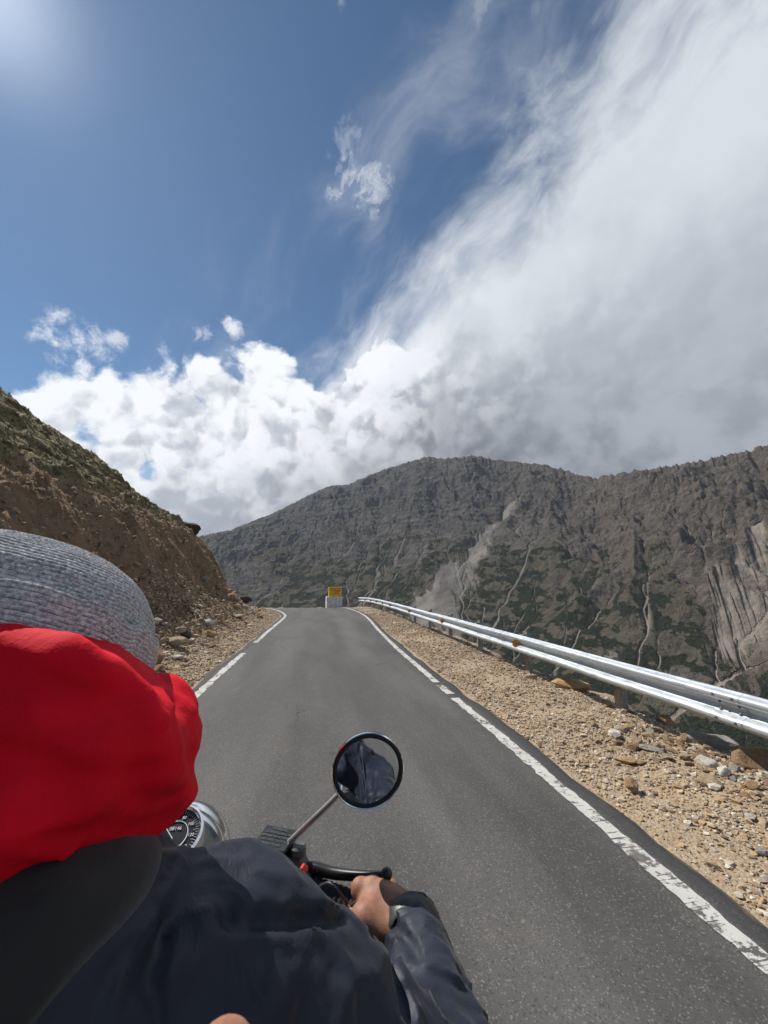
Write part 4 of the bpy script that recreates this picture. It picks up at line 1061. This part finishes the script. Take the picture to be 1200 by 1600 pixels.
# long folds
folds = [([(250, 1452, .36), (235, 1520, .34), (250, 1600, .32)], .006)]
nk = np.array((-.20, .36, 1.36)); dA = ELR - nk; dA /= np.linalg.norm(dA); dS = np.cross(dA, (0, .5, .86)); dS /= np.linalg.norm(dS)
fa = WRR - ELR; fL = np.linalg.norm(fa); fa = fa / fL
def jw(x, y, z):
    P = np.stack([x, y, z], -1); al = (P - nk) @ dA; ac = (P - nk) @ dS
    w1 = fbm(x * 6, y * 6, z * 6, o=2, seed=503) - .5
    a = fbm(al * 4 + 3, ac * 11 + w1 * 2.5, z * 4, o=3, seed=501) - .5                       # broad drape
    b = fbm(al * 7, ac * 26 + w1 * 5, z * 6, o=3, seed=502, ridged=True) - .45               # folds pulled from neck to elbow
    c = fbm(x * 16, y * 20 + w1 * 4, z * 14, o=3, seed=504, ridged=True) - .45               # crumples
    t = (P - ELR) @ fa / fL; rd = np.linalg.norm(P - ELR - (t * fL)[:, None] * fa, axis=1); arm = (rd < .10) & (t > -.35) & (t < 1.4) & (x > .02)
    ang = np.arctan2(P[:, 2] - ELR[2], (P - ELR) @ np.cross(fa, (0, 0, 1)))
    d = fbm(t * 9 + np.sin(ang + t * 3) * .7 + w1 * 1.5, ang * .8, o=3, g_=.55, seed=505, ridged=True) - .45
    e = fbm(x * 34 + w1 * 3, y * 40, z * 30, o=2, seed=506, ridged=True) - .45; rsh = sstep(x, -.10, .06)
    cr = fbm(al * 6 + w1, ac * 15 + w1 * 4, z * 6, o=2, g_=.3, seed=508, ridged=True) ** 5
    return -(cr * .008 * ~arm + a * .022 + b * .0095 * ~arm + c * (.0050 + .005 * rsh) + e * .0024 * (.3 + rsh) + d * .0120 * arm)
J.warp(jw)
def surf_pt(Fd, px, py, d0=.2, d1=.9):
    """first point of the field's surface along the line of sight"""
    for d in np.arange(d0, d1, .003):
        p = at(px, py, d); i = [int(np.clip(np.searchsorted(v, c), 1, len(v) - 1)) for v, c in zip(Fd.a, p)]
        if Fd.F[tuple(i)] < 0: return p
    return None
for pts, r_ in folds:
    P3 = [surf_pt(J, a, b) for a, b, c in pts]; P3 = [p for p in P3 if p is not None]
    if len(P3) > 1: J.chain(P3, [r_ * .35] + [r_ * .6] * (len(P3) - 2) + [r_ * .35], .014, 'cut')
for pts in ([(578, 1452), (600, 1480), (615, 1510), (628, 1550), (640, 1590)], [(350, 1432), (420, 1438), (480, 1436), (540, 1434)], [(600, 1430), (640, 1470), (655, 1500)]):
    P3 = [surf_pt(J, a, b) for a, b in smooth_line(np.array(pts, float), 8)]; P3 = [p for p in P3 if p is not None]
    if len(P3) > 3:
        P3 = np.array(P3); P3[1:-1] = (P3[:-2] + P3[1:-1] * 2 + P3[2:]) / 4; J.chain(P3, [.0042] * len(P3), .008, 'cut')
jacket = link('jacket', J.mesh('jacket', 1), M_nylon, person)
seam = MB()
def seam_line(pts, r_, name, mat, parent, Fd=J, wob=0):
    P3 = []
    Q = smooth_line(np.array(pts, float), 6)
    for a, b in Q:
        p = surf_pt(Fd, a, b)
        if p is not None: P3.append(p)
    if len(P3) > 3:
        P3 = np.array(P3); P3[1:-1] = (P3[:-2] + P3[1:-1] * 2 + P3[2:]) / 4; mb = MB(); mb.tube(P3, r_, 6); return mb.build(name, mat, parent, True)
seam_line([(575, 1452), (610, 1500), (628, 1560), (640, 1620)], .0016, 'seam', M_nylon, jacket)
seam_line([(455, 1400), (500, 1412), (560, 1432)], .0014, 'seam', M_nylon, jacket)
cf = MB(); ax = (WRR - ELR) / np.linalg.norm(WRR - ELR); cpos = WRR + (.002, .006, -.002)
cf.lathe(cpos + ax * .008, ax, [(-.016, .0435), (-.013, .0455), (.004, .0452), (.0115, .0442), (.0125, .0425), (.010, .0405), (-.005, .038)], 48); V = cf.V[-1]
V += (np.stack([fbm(V[:, 0] * 40, V[:, 1] * 40, V[:, 2] * 40, o=2, seed=55 + i) for i in range(3)], 1) - .5) * .006
cf.build('cuff', M_strap, jacket, True, 60)
cf = MB(); cf.lathe(mir(cpos), (WRL - ELL), [(-.012, .046), (-.006, .049), (.006, .0485), (.013, .046), (.016, .040)], 32); cf.build('cuff', M_strap, jacket, True, 60)

# ---------------- trousers and boots
T_ = Field(axis_grid(-.62, .12, .011), axis_grid(-.06, .78, .011), axis_grid(.30, 1.02, .011))
for sx in (-1, 1):
    hip = np.array((BX + sx * .11, .14, .87)); kn_ = np.array((BX + sx * .24, .60, .76)); an = np.array((BX + sx * .26, .42, .36))
    T_.cap(hip, kn_, .105, .078, .03); T_.cap(kn_, an, .078, .062, .03)
T_.ell((BX, .12, .90), (.19, .15, .12), .05); T_.warp(lambda x, y, z: (fbm(x * 14, y * 14, z * 14, o=3, seed=520, ridged=True) - .5) * -.012)
link('trousers', T_.mesh('trousers', 1), M_denim, person)
for sx in (-1, 1):
    an = np.array((BX + sx * .26, .42, .33)); K = Field(axis_grid(an[0] - .08, an[0] + .08, .007), axis_grid(.32, .70, .007), axis_grid(.17, .52, .007))
    K.cap(an + (0, 0, .12), an, .052, .054, .02); K.cap(an + (0, -.03, -.04), an + (0, .175, -.075), .050, .047, .02); link('boot', K.mesh('boot', 1), M_boot, person)

# ---------------- red hood and black collar
C_ = Field(axis_grid(-.56, .0, .005), axis_grid(.02, .56, .005), axis_grid(1.08, 1.47, .005))
def sunk(a, b, r_, k=.80):
    p = surf_pt(J, a, b, .12)
    if p is None: return None
    v = p - np.array((0, 0, CAM_H)); return p + v / np.linalg.norm(v) * r_ * k
for line in (((212, 1340, .015), (178, 1378, .022), (125, 1415, .028), (65, 1455, .032), (5, 1510, .034), (-50, 1570, .036), (-110, 1650, .038)), ((110, 1400, .022), (40, 1430, .028), (-40, 1480, .032))):
    q_ = [(sunk(a, b, r_), r_) for a, b, r_ in line]; q_ = [(p, r_) for p, r_ in q_ if p is not None]
    if len(q_) > 1: C_.chain([p for p, r_ in q_], [r_ for p, r_ in q_], .03)
C_.cap((-.40, .30, 1.34), (-.42, .46, 1.36), .08, .06, .04)
C_.warp(lambda x, y, z: (fbm(x * 9, y * 9, z * 16, o=3, seed=531) - .5) * -.014 + (fbm(x * 9 + z * 7, y * 9, z * 24 - x * 10, o=2, g_=.35, seed=532, ridged=True) - .5) * -.012)
link('collar', C_.mesh('collar', 1), M_blackcloth, person)
Hd = Field(axis_grid(-.60, .0, .0042), axis_grid(.10, .62, .0042), axis_grid(1.27, 1.62, .0042))
def bl(px, py, d, r_): return (at(px, py, d), r_ / 600 * d)
for px, py, d, r_, k in ((-60, 1165, .28, 188, .03), (40, 1165, .29, 178, .03), (128, 1195, .325, 135, .03), (200, 1222, .345, 92, .03), (150, 1245, .33, 74, .03), (30, 1318, .30, 88, .03), (-80, 1385, .29, 100, .03),
                         (232, 1215, .36, 66, .02), (252, 1190, .37, 44, .012)):
    c, rr = bl(px, py, d, r_); Hd.ell(c, (rr, rr, rr), k)
for px, py, d, rx, rz, k in ((250, 1106, .392, 46, 50, .003), (214, 1090, .41, 36, 42, .006), (286, 1150, .375, 15, 17, .004), (262, 1240, .365, 40, 30, .015)):
    c, rr = bl(px, py, d, rx); Hd.ell(c, (rr, rr * .9, rr * rz / rx), k)
ridges = [([(20, 1000), (90, 1025), (150, 1065), (205, 1110), (262, 1150)], .010), ([(60, 1120), (150, 1160), (240, 1190)], .008), ([(30, 1230), (130, 1250), (230, 1262)], .008), ([(10, 1310), (100, 1325)], .007), ([(225, 1150), (255, 1200), (290, 1235)], .007)]
for pts, r_ in ridges:
    P3 = [surf_pt(Hd, a, b) for a, b in pts]; P3 = [p for p in P3 if p is not None]
    if len(P3) > 1: Hd.chain(P3, [r_ * .4] + [r_] * (len(P3) - 2) + [r_ * .6], .022)
# ring round the far side of the neck
ring = [(-.285 + .115 * math.cos(a), .40 + .10 * math.sin(a), 1.43 + .02 * math.cos(a)) for a in np.linspace(R(-10), R(240), 10)]
Hd.chain([np.array(p) for p in ring], [.05] * 10, .02)
Hd.warp(lambda x, y, z: (fbm(x * 10, y * 10, z * 10, o=3, seed=541) - .5) * -.014 + (fbm(x * 9 + z * 5, y * 9, z * 24 + x * 10, o=3, g_=.45, seed=542, ridged=True) - .5) * -.0100 - fbm(x * 7 + z * 6, y * 7 - z * 3, z * 17 + x * 9, o=2, g_=.3, seed=543, ridged=True) ** 5 * .007 + .0022)
hood = link('hood', Hd.mesh('hood', 2), M_red, person)

# ---------------- knitted hat with a turned-up brim
def hat():
    n_ = 260; up_ = np.array((.06, .42, .91)); up_ /= np.linalg.norm(up_); fr_ = np.array((0, 1, 0.)); fr_ -= up_ * fr_.dot(up_); fr_ /= np.linalg.norm(fr_); rt_ = np.cross(fr_, up_)
    def shell(c, prof, name, rib, fold=0, parent=None):
        prof = np.array(prof, float); L = np.concatenate([[0], np.cumsum(np.linalg.norm(np.diff(prof, axis=0), axis=1))]); m = int(L[-1] / .0006); t = np.linspace(0, L[-1], m)
        h = np.interp(t, L, prof[:, 0]); r_ = np.interp(t, L, prof[:, 1]); k = np.ones(15) / 15
        h = np.convolve(np.pad(h, 7, mode='edge'), k, mode='valid'); r_ = np.convolve(np.pad(r_, 7, mode='edge'), k, mode='valid')
        a = np.linspace(0, 2 * math.pi, n_ * 2, endpoint=False); Tg, Ag = np.meshgrid(t, a, indexing='ij')
        wig = (fbm(np.cos(a) * 3 + 5, np.sin(a) * 3 + 5, o=3, seed=551) - .5)
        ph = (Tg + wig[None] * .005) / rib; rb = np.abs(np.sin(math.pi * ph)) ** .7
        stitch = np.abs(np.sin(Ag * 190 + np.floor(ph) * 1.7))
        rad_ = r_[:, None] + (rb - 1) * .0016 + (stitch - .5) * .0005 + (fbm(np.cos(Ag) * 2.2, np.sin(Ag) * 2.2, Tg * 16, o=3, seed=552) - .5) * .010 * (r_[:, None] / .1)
        X_ = rad_ * np.cos(Ag); Y_ = rad_ * np.sin(Ag) * 1.10
        V = c + X_[..., None] * rt_ + Y_[..., None] * fr_ + (h[:, None] + wig[None] * .018 * fold)[..., None] * up_
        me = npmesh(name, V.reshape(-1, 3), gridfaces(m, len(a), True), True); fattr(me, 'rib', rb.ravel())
        return link(name, me, M_knit, parent)
    c = HEAD + (0, -.004, .020)
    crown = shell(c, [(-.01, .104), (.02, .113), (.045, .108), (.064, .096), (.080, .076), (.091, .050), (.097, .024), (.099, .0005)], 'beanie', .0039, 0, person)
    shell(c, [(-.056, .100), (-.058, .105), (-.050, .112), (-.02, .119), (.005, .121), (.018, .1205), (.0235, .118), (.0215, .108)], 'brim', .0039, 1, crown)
hat()

# ================================================================== MOTORCYCLE
M_chrome = simple('chrome', (.80, .81, .82), .16, 1.0, .03, 6, .05)
M_satin = simple('satin_chrome', (.85, .86, .86), .36, 1.0, .03, 6, .05)
M_silver = simple('brushed_nacelle_metal', (.36, .37, .355), .30, .9, .12, 12, .1)
M_bblack = simple('black_enamel', (.012, .013, .013), .32, 0, .1, 20, .05)
M_switch = simple('grey_green_switch_casting', (.085, .098, .090), .5, .1, .15, 60)
M_rubber = simple('grip_rubber', (.016, .016, .016), .75)
M_killred = simple('red_switch', (.62, .03, .015), .4)
M_glass = simple('mirror_glass', (.86, .88, .90), .02, 1.0, 0, 5, 0)
M_dial = simple('dial_face', (.02, .022, .026), .7, 0, .1, 30, 0, .001, .2)
M_dialmark = simple('dial_markings', (.62, .64, .64), .5)
M_tank = simple('dark_tank_paint', (.02, .022, .02), .2, 0, .05)
M_tyre = simple('tyre_rubber', (.02, .02, .02), .85, 0, .2, 60, .4, .003)
M_lens = simple('headlamp_lens', (.7, .72, .72), .1, .3)
bike = empty('motorcycle', (BX, .45, 0), 'classic motorcycle with chrome round mirror and headlamp casing under the rider', 'motorcycle')
# headlamp casing
hc = np.array((-.282, .900, 1.036)); hx = np.array((0, 1, -.10)); hx /= np.linalg.norm(hx)
mb = MB(); mb.lathe(hc, hx, [(-.150, .004), (-.146, .045), (-.125, .070), (-.09, .086), (-.04, .095), (.02, .0975), (.045, .0975)], 56); nac = mb.build('headlamp_casing', M_silver, bike, True)
mb = MB(); mb.lathe(hc, hx, [(.043, .094), (.043, .1035), (.050, .1055), (.066, .1055), (.072, .1025), (.073, .1025), (.080, .105), (.105, .104), (.122, .098), (.128, .088), (.122, .083)], 64); rim = mb.build('headlamp_rim', M_chrome, bike, True, 30)
mb = MB(); mb.lathe(hc, hx, [(.120, .084), (.135, .06), (.142, .03), (.144, .001)], 40); mb.build('lens', M_lens, rim, True)
sn = hc + hx * .058 + np.array((.022, 0, .103)); mb = MB(); mb.lathe(sn, (.2, 0, 1), [(0, .006), (.003, .006), (.0045, .003), (.0045, .0001)], 14); mb.build('screw', M_bolt, rim, True)
sp = at(272, 1312, .715); sa = np.array((0.02, -.52, .85)); sa /= np.linalg.norm(sa)
mb = MB(); mb.lathe(sp, sa, [(-.05, .050), (.010, .052), (.018, .051), (.021, .047), (.016, .0435)], 48); spd = mb.build('speedometer', M_chrome, bike, True)
mb = MB(); mb.lathe(sp, sa, [(.011, .046), (.0115, .0001)], 40); mb.build('dial', M_dial, spd, False)
su = np.cross(sa, (1, 0, 0)); su /= np.linalg.norm(su); sr = np.cross(su, sa)
if su[1] < 0: su = -su
mb = MB()
for i in range(41):
    a = R(-130 + 260 * i / 40); dv = su * math.cos(a) + sr * math.sin(a); L = .006 if i % 4 else .010
    mb.tube([sp + sa * .0125 + dv * .043, sp + sa * .0125 + dv * (.043 - L)], .0005, 4)
mb.tube([sp + sa * .0125 + (su * math.cos(a) + sr * math.sin(a)) * .024 for a in np.linspace(0, 6.28, 30)], .0009, 4)
mb.tube([sp + sa * .0135 - su * .006, sp + sa * .0135 + su * .020 - sr * .024], .0011, 5)
mb.build('dial_markings', M_dialmark, spd)
def text_mesh(name, txt, size, o_, xax, yax, mat, parent, ext=.0003, align='CENTER'):
    cu = bpy.data.curves.new(name, 'FONT'); cu.body = txt; cu.size = size; cu.extrude = ext; cu.align_x = align; cu.align_y = 'CENTER'
    t_ = bpy.data.objects.new(name, cu); COL.objects.link(t_); bpy.context.view_layer.update()
    me = bpy.data.meshes.new_from_object(t_.evaluated_get(bpy.context.evaluated_depsgraph_get())); bpy.data.objects.remove(t_)
    xax = np.array(xax) / np.linalg.norm(xax); yax = np.array(yax) / np.linalg.norm(yax); zax = np.cross(xax, yax)
    co = np.empty(len(me.vertices) * 3); me.vertices.foreach_get('co', co); co = co.reshape(-1, 3)
    co = np.array(o_) + co[:, :1] * xax + co[:, 1:2] * yax + co[:, 2:] * zax; me.vertices.foreach_set('co', co.ravel()); me.materials.clear(); me.update()
    return link(name, me, mat, parent)
xr = sr if sr[0] > 0 else -sr
for i, nn in enumerate(('0', '20', '40', '60', '80', '100', '120', '140')):
    a = R(-130 + 260 * i / 7); dv = su * math.cos(a) + xr * math.sin(a); text_mesh('dial_markings', nn, .0075, sp + sa * .0128 + dv * .0305, xr, su, M_dialmark, spd)
text_mesh('dial_markings', '08146', .0085, sp + sa * .0128 + su * .011, xr, su, M_dialmark, spd)
# handlebar
bar = smooth_line(np.array([(BX, .83, 1.06), (BX + .07, .835, 1.075), (BX + .15, .835, 1.105), (BX + .21, .795, 1.112), G0, G1 + gdir * .004]), .01)
barL = bar * (-1, 1, 1) + (2 * BX, 0, 0); mb = MB(); mb.tube(np.concatenate([bar[::-1], barL[1:]]), .0112, 14); mb.build('handlebar', M_chrome, bike, True)
for f_ in (lambda p: np.array(p), mir):
    mb = MB(); n_ = 60; tt_ = np.linspace(.018, 1, n_); pts = [f_(G0 + (G1 - G0) * t_) for t_ in tt_]; rr = [.0165 + (.0012 if i % 3 else -.0004) for i in range(n_)]; rr[0] = rr[1] = .022; rr[-1] = .019; rr[-2] = .019
    mb.tube(pts, rr, 20); mb.build('grip', M_rubber, bike, True)
# right switch housing, red switch, master cylinder, lever
hg = bar[np.argmin(np.linalg.norm(bar - (G0 - gdir * .022), axis=1))]
def rmat(xa, za):
    xa = np.array(xa) / np.linalg.norm(xa); za = np.array(za) - xa * np.dot(za, xa); za /= np.linalg.norm(za); return np.stack([xa, np.cross(za, xa), za], 1)
Rg = rmat(gdir, (0, -.25, 1))
mb = MB(); mb.box(hg, (.046, .050, .046), Rg, .013); mb.box(hg + (0, 0, .018), (.030, .034, .018), Rg, .006); sw = mb.build('switch_housing', M_switch, bike)
ks = at(473, 1362, .612); mb = MB(); mb.box(ks, (.013, .020, .012), Rg, .004); mb.box(ks + (0, 0, .004), (.007, .012, .010), Rg, .002); mb.build('kill_switch', M_killred, sw)
mc = at(430, 1316, .665); mdir = at(452, 1345, .66) - at(405, 1312, .68); Rm_ = rmat((.9, -.42, 0), (0, -.15, 1))
mb = MB(); mb.box(mc - (0, 0, .016), (.058, .046, .034), Rm_, .008); mb.build('brake_reservoir', M_bblack, bike)
mb = MB(); mb.box(mc + (0, 0, .004), (.064, .050, .007), Rm_, .002); lid = mb.build('reservoir_lid', M_bblack, bike)
for i, ln_ in enumerate(('WARNING', 'CLEAN FILLER CAP', 'BEFORE REMOVING', 'USE ONLY DOT 4', 'BRAKE FLUID')):
    text_mesh('lettering', ln_, .0062, mc + (0, 0, .0084) + Rm_[:, 1] * (.016 - .008 * i), Rm_[:, 0], Rm_[:, 1], M_dialmark if False else M_switch, lid)
pv = at(462, 1342, .652)
mb = MB(); mb.box(at(455, 1345, .655), (.060, .030, .026), Rg, .009); mb.lathe(pv + (.004, 0, .008), (0, 0, 1), [(0, .013), (.010, .013), (.013, .010), (.013, .0001)], 18); mb.build('lever_clamp', M_switch, bike, True, 35)
lv = smooth_line(np.array([at(462, 1352, .650), at(490, 1356, .645), at(520, 1364, .635), at(560, 1368, .622), at(595, 1368, .612), at(604, 1366, .610)]), .006)
mb = MB(); mb.tube(lv, np.interp(np.linspace(0, 1, len(lv)), [0, .25, .6, .9, 1], [.0075, .0088, .0075, .0062, .0060]), 14); mb.build('brake_lever', M_bblack, bike, True)
bl_ = at(604, 1366, .608); mb = MB(); mb.lathe(bl_ - (0, 0, .009), (0, 0, 1), [(0, .0001)] + [(.009 - .009 * math.cos(a), .0092 * math.sin(a)) for a in np.linspace(.15, 3.0, 10)] + [(.018, .0001)], 18); mb.build('lever_ball', M_bblack, bike, True)
# cables curling round the bar
for pts in ([at(500, 1385, .60), at(515, 1380, .585), at(528, 1392, .58), at(540, 1412, .59), at(520, 1430, .62)], [at(485, 1378, .60), at(500, 1400, .59), at(512, 1418, .60), at(500, 1440, .64)], [at(548, 1415, .585), at(562, 1408, .58), at(575, 1420, .59), at(560, 1440, .62)]):
    mb = MB(); mb.tube(smooth_line(np.array(pts), .006), .0022, 8); mb.build('cable', M_cable, bike, True)
# mirrors
def mirror(cen, base, nrm, f_=lambda p: np.array(p)):
    nrm = np.array(nrm) / np.linalg.norm(nrm); mb = MB(); Rm = .0600
    mb.lathe(f_(cen), f_(cen + nrm) - f_(cen), [(-.024, .0001), (-.023, .018), (-.018, .038), (-.009, Rm - .002), (-.001, Rm + .0022), (.003, Rm + .0022), (.0042, Rm + .0008), (.003, Rm - .0010)], 64); shell = mb.build('mirror', M_chrome, bike, True, 30)
    mb = MB(); mb.lathe(f_(cen), f_(cen + nrm) - f_(cen), [(-.001, Rm - .0012), (.003, Rm - .0002), (.0055, Rm - .0022), (.0045, Rm - .0065), (.001, Rm - .0068)], 64); mb.build('mirror_gasket', M_rubber, shell, True)
    mb = MB(); q = np.linspace(Rm - .005, 0.0001, 20); mb.lathe(f_(cen), f_(cen + nrm) - f_(cen), [(.0022 + .0022 * (1 - (x / Rm) ** 2), x) for x in q], 96); mb.build('mirror_glass', M_glass, shell, True, 80)
    c0 = cen - nrm * .015; st = smooth_line(np.array([base - (0, 0, .02), base, base + (c0 - base) * .12 + (0, 0, .004), base + (c0 - base) * .6, c0]), .01)
    mb = MB(); mb.tube([f_(p) for p in st], .0052, 14); mb.lathe(f_(base - (0, 0, .026)), (0, 0, 1), [(0, .008), (.014, .008), (.016, .006), (.022, .006)], 6); mb.build('mirror_stem', M_satin, shell, True, 30)
mcen = at(575, 1203, .66); view = mcen - np.array((0, 0, CAM_H)); view /= np.linalg.norm(view)
tgt = ELR * .85 + WRR * .15 + np.array((-.02, -.02, .03)); outv = tgt - mcen; outv /= np.linalg.norm(outv); mn = outv - view; mn /= np.linalg.norm(mn)
mirror(mcen, at(438, 1335, .655), mn)
mirror(mcen, at(438, 1335, .655), (mn[0], mn[1], mn[2]), mir)
# the rest of the machine, below the rider
def wheel(cy, r_, w_):
    c = np.array((BX, cy, r_)); mb = MB(); t = np.linspace(0, 2 * math.pi, 14)
    mb.lathe(c, (1, 0, 0), [(w_ * math.cos(a), r_ - w_ + w_ * math.sin(a)) for a in t], 64); ty = mb.build('wheel', M_tyre, bike, True, 80)
    mb = MB(); mb.lathe(c, (1, 0, 0), [(-w_ * .7, r_ - w_ * 1.5), (-w_ * .5, r_ - w_ * 2.0), (w_ * .5, r_ - w_ * 2.0), (w_ * .7, r_ - w_ * 1.5)], 64); mb.build('rim', M_chrome, ty, True)
    mb = MB(); mb.lathe(c, (1, 0, 0), [(-.06, .001), (-.06, .05), (-.03, .06), (.03, .06), (.06, .05), (.06, .001)], 30); mb.build('hub', M_silver, ty, True)
    mb = MB()
    for i in range(36):
        a = 2 * math.pi * i / 36; b = a + (.35 if i % 2 else -.35); s_ = .04 if i % 4 < 2 else -.04
        mb.tube([c + (s_, .055 * math.cos(a), .055 * math.sin(a)), c + (0, (r_ - w_ * 1.9) * math.cos(b), (r_ - w_ * 1.9) * math.sin(b))], .0018, 5)
    mb.build('spokes', M_chrome, ty)
wheel(1.16, .335, .048); wheel(-.22, .33, .056)
mb = MB(); [mb.tube([(BX + sx * .085, .86, 1.03), (BX + sx * .085, 1.16, .335)], [.024, .021], 16) for sx in (-1, 1)]; mb.build('fork', M_chrome, bike, True)
def fender(name, cy, r_, a0, a1, wid):
    A = np.radians(np.linspace(a0, a1, 30)); U = np.linspace(-1, 1, 9); V = []
    for a in A:
        for u in U: rr = r_ - .03 * u * u; V.append((BX + u * wid, cy + rr * math.cos(a), .335 + rr * math.sin(a)))
    V = np.array(V); me = npmesh(name, V, gridfaces(30, 9), True); o = link(name, me, M_tank, bike); m = o.modifiers.new('solid', 'SOLIDIFY'); m.thickness = .003
fender('fender', 1.16, .375, 15, 190, .062); fender('fender', -.22, .375, -10, 150, .07)
K = Field(axis_grid(BX - .17, BX + .17, .008), axis_grid(.32, .86, .008), axis_grid(.68, 1.0, .008)); K.ell((BX, .62, .86), (.125, .20, .095), .03); K.ell((BX, .47, .83), (.09, .13, .07), .04)
tank = link('fuel_tank', K.mesh('fuel_tank', 2), M_tank, bike)
mb = MB(); mb.lathe((BX, .63, .945), (0, 0, 1), [(0, .03), (.015, .03), (.018, .026), (.018, .001)], 30); mb.build('fuel_cap', M_chrome, tank, True, 35)
mb = MB(); mb.box((BX, .12, .80), (.27, .42, .09), None, .035); mb.box((BX, -.22, .83), (.24, .30, .08), None, .03); mb.build('seat', M_rubber, bike, True, 60)
mb = MB(); mb.box((BX, .42, .40), (.20, .30, .24), None, .03)
for i in range(8): mb.box((BX, .50, .54 + i * .018), (.20, .17, .007), None, .002)
mb.lathe((BX - .16, .40, .38), (1, 0, 0), [(0, .05), (.02, .10), (.05, .11), (.27, .11), (.30, .10), (.32, .05)], 30); mb.build('engine', M_silver, bike, True, 35)
mb = MB(); mb.tube(smooth_line(np.array([(BX + .06, .58, .60), (BX + .10, .72, .50), (BX + .15, .66, .30), (BX + .17, .40, .24), (BX + .17, .1, .26)]), .02), .021, 14); mb.tube([(BX + .17, .12, .26), (BX + .18, -.55, .34)], [.032, .042], 18); mb.build('exhaust', M_chrome, bike, True)
mb = MB(); mb.tube(smooth_line(np.array([(BX, .86, 1.0), (BX, .82, .78), (BX, .70, .35), (BX, .40, .22), (BX, .12, .28)]), .03), .018, 12)
for sx in (-1, 1): mb.tube([(BX + sx * .09, .80, .82), (BX + sx * .11, .1, .74), (BX + sx * .10, -.5, .76)], .013, 10); mb.tube([(BX + sx * .10, .1, .30), (BX + sx * .10, -.22, .33)], .016, 10); mb.tube([(BX + sx * .12, -.15, .36), (BX + sx * .12, -.10, .72)], .024, 12)
mb.tube([(BX - .27, .44, .27), (BX + .27, .44, .27)], .014, 10); mb.build('frame', M_bblack, bike, True)
mb = MB(); mb.box((BX, -.58, .66), (.09, .05, .07), None, .015); mb.build('tail_lamp', M_killred, bike)

# ================================================================== THE PASSENGER'S HAND (only one fingertip reaches into view)
Fh = Field(axis_grid(-.17, .04, .0022), axis_grid(-.10, .22, .003), axis_grid(1.20, 1.56, .0022))
ft = at(345, 1672, .118); kb = ft + np.array((.012, -.045, -.055)); wr = ft + np.array((.02, -.085, -.165)); fo = wr + (.0, -.02, -.07)
Fh.chain([ft, ft + np.array((.003, -.012, -.018)), ft + np.array((.007, -.026, -.036)), kb], [.0108, .0112, .0112, .0125], .004)
for i, (dx, dl) in enumerate(((.020, .9), (.039, .75))):
    k0 = kb + (dx, -.003 * i, -.006 * i); Fh.chain([k0, k0 + np.array((-.002, .030 * dl, .016)), k0 + np.array((-.004, .034 * dl, -.008)), k0 + np.array((-.004, .016, -.022))], [.0112, .0098, .0092, .0082], .003); Fh.cap(k0, wr + (dx * .4, 0, .01), .0125, .018, .01)
k0 = kb + (-.019, -.004, -.002); Fh.chain([k0, k0 + np.array((0, .032, .018)), k0 + np.array((.001, .038, -.012)), k0 + np.array((.002, .018, -.026))], [.0115, .010, .0095, .0085], .003); Fh.cap(k0, wr + (-.014, 0, .01), .0125, .018, .01)
Fh.cap(kb, wr, .014, .022, .01); Fh.chain([wr + (-.018, .0, .02), kb + np.array((-.040, -.002, -.04)), kb + np.array((-.044, .014, -.018)), kb + np.array((-.040, .026, .0))], [.017, .0145, .0120, .0098], .008); Fh.cap(wr, fo, .024, .026, .01)
hp = link('person', Fh.mesh('person', 1), M_skin); tag(hp, 'pink fingertip poking in at the bottom edge in front of the navy jacket', 'person')
mb = MB(); sl_ = [fo + (0, -.0, .01), fo + (0, -.06, -.10), fo + (.02, -.12, -.22)]; mb.tube(smooth_line(np.array(sl_), .01), .040, 20); mb.build('sleeve', M_blackcloth, hp, True)
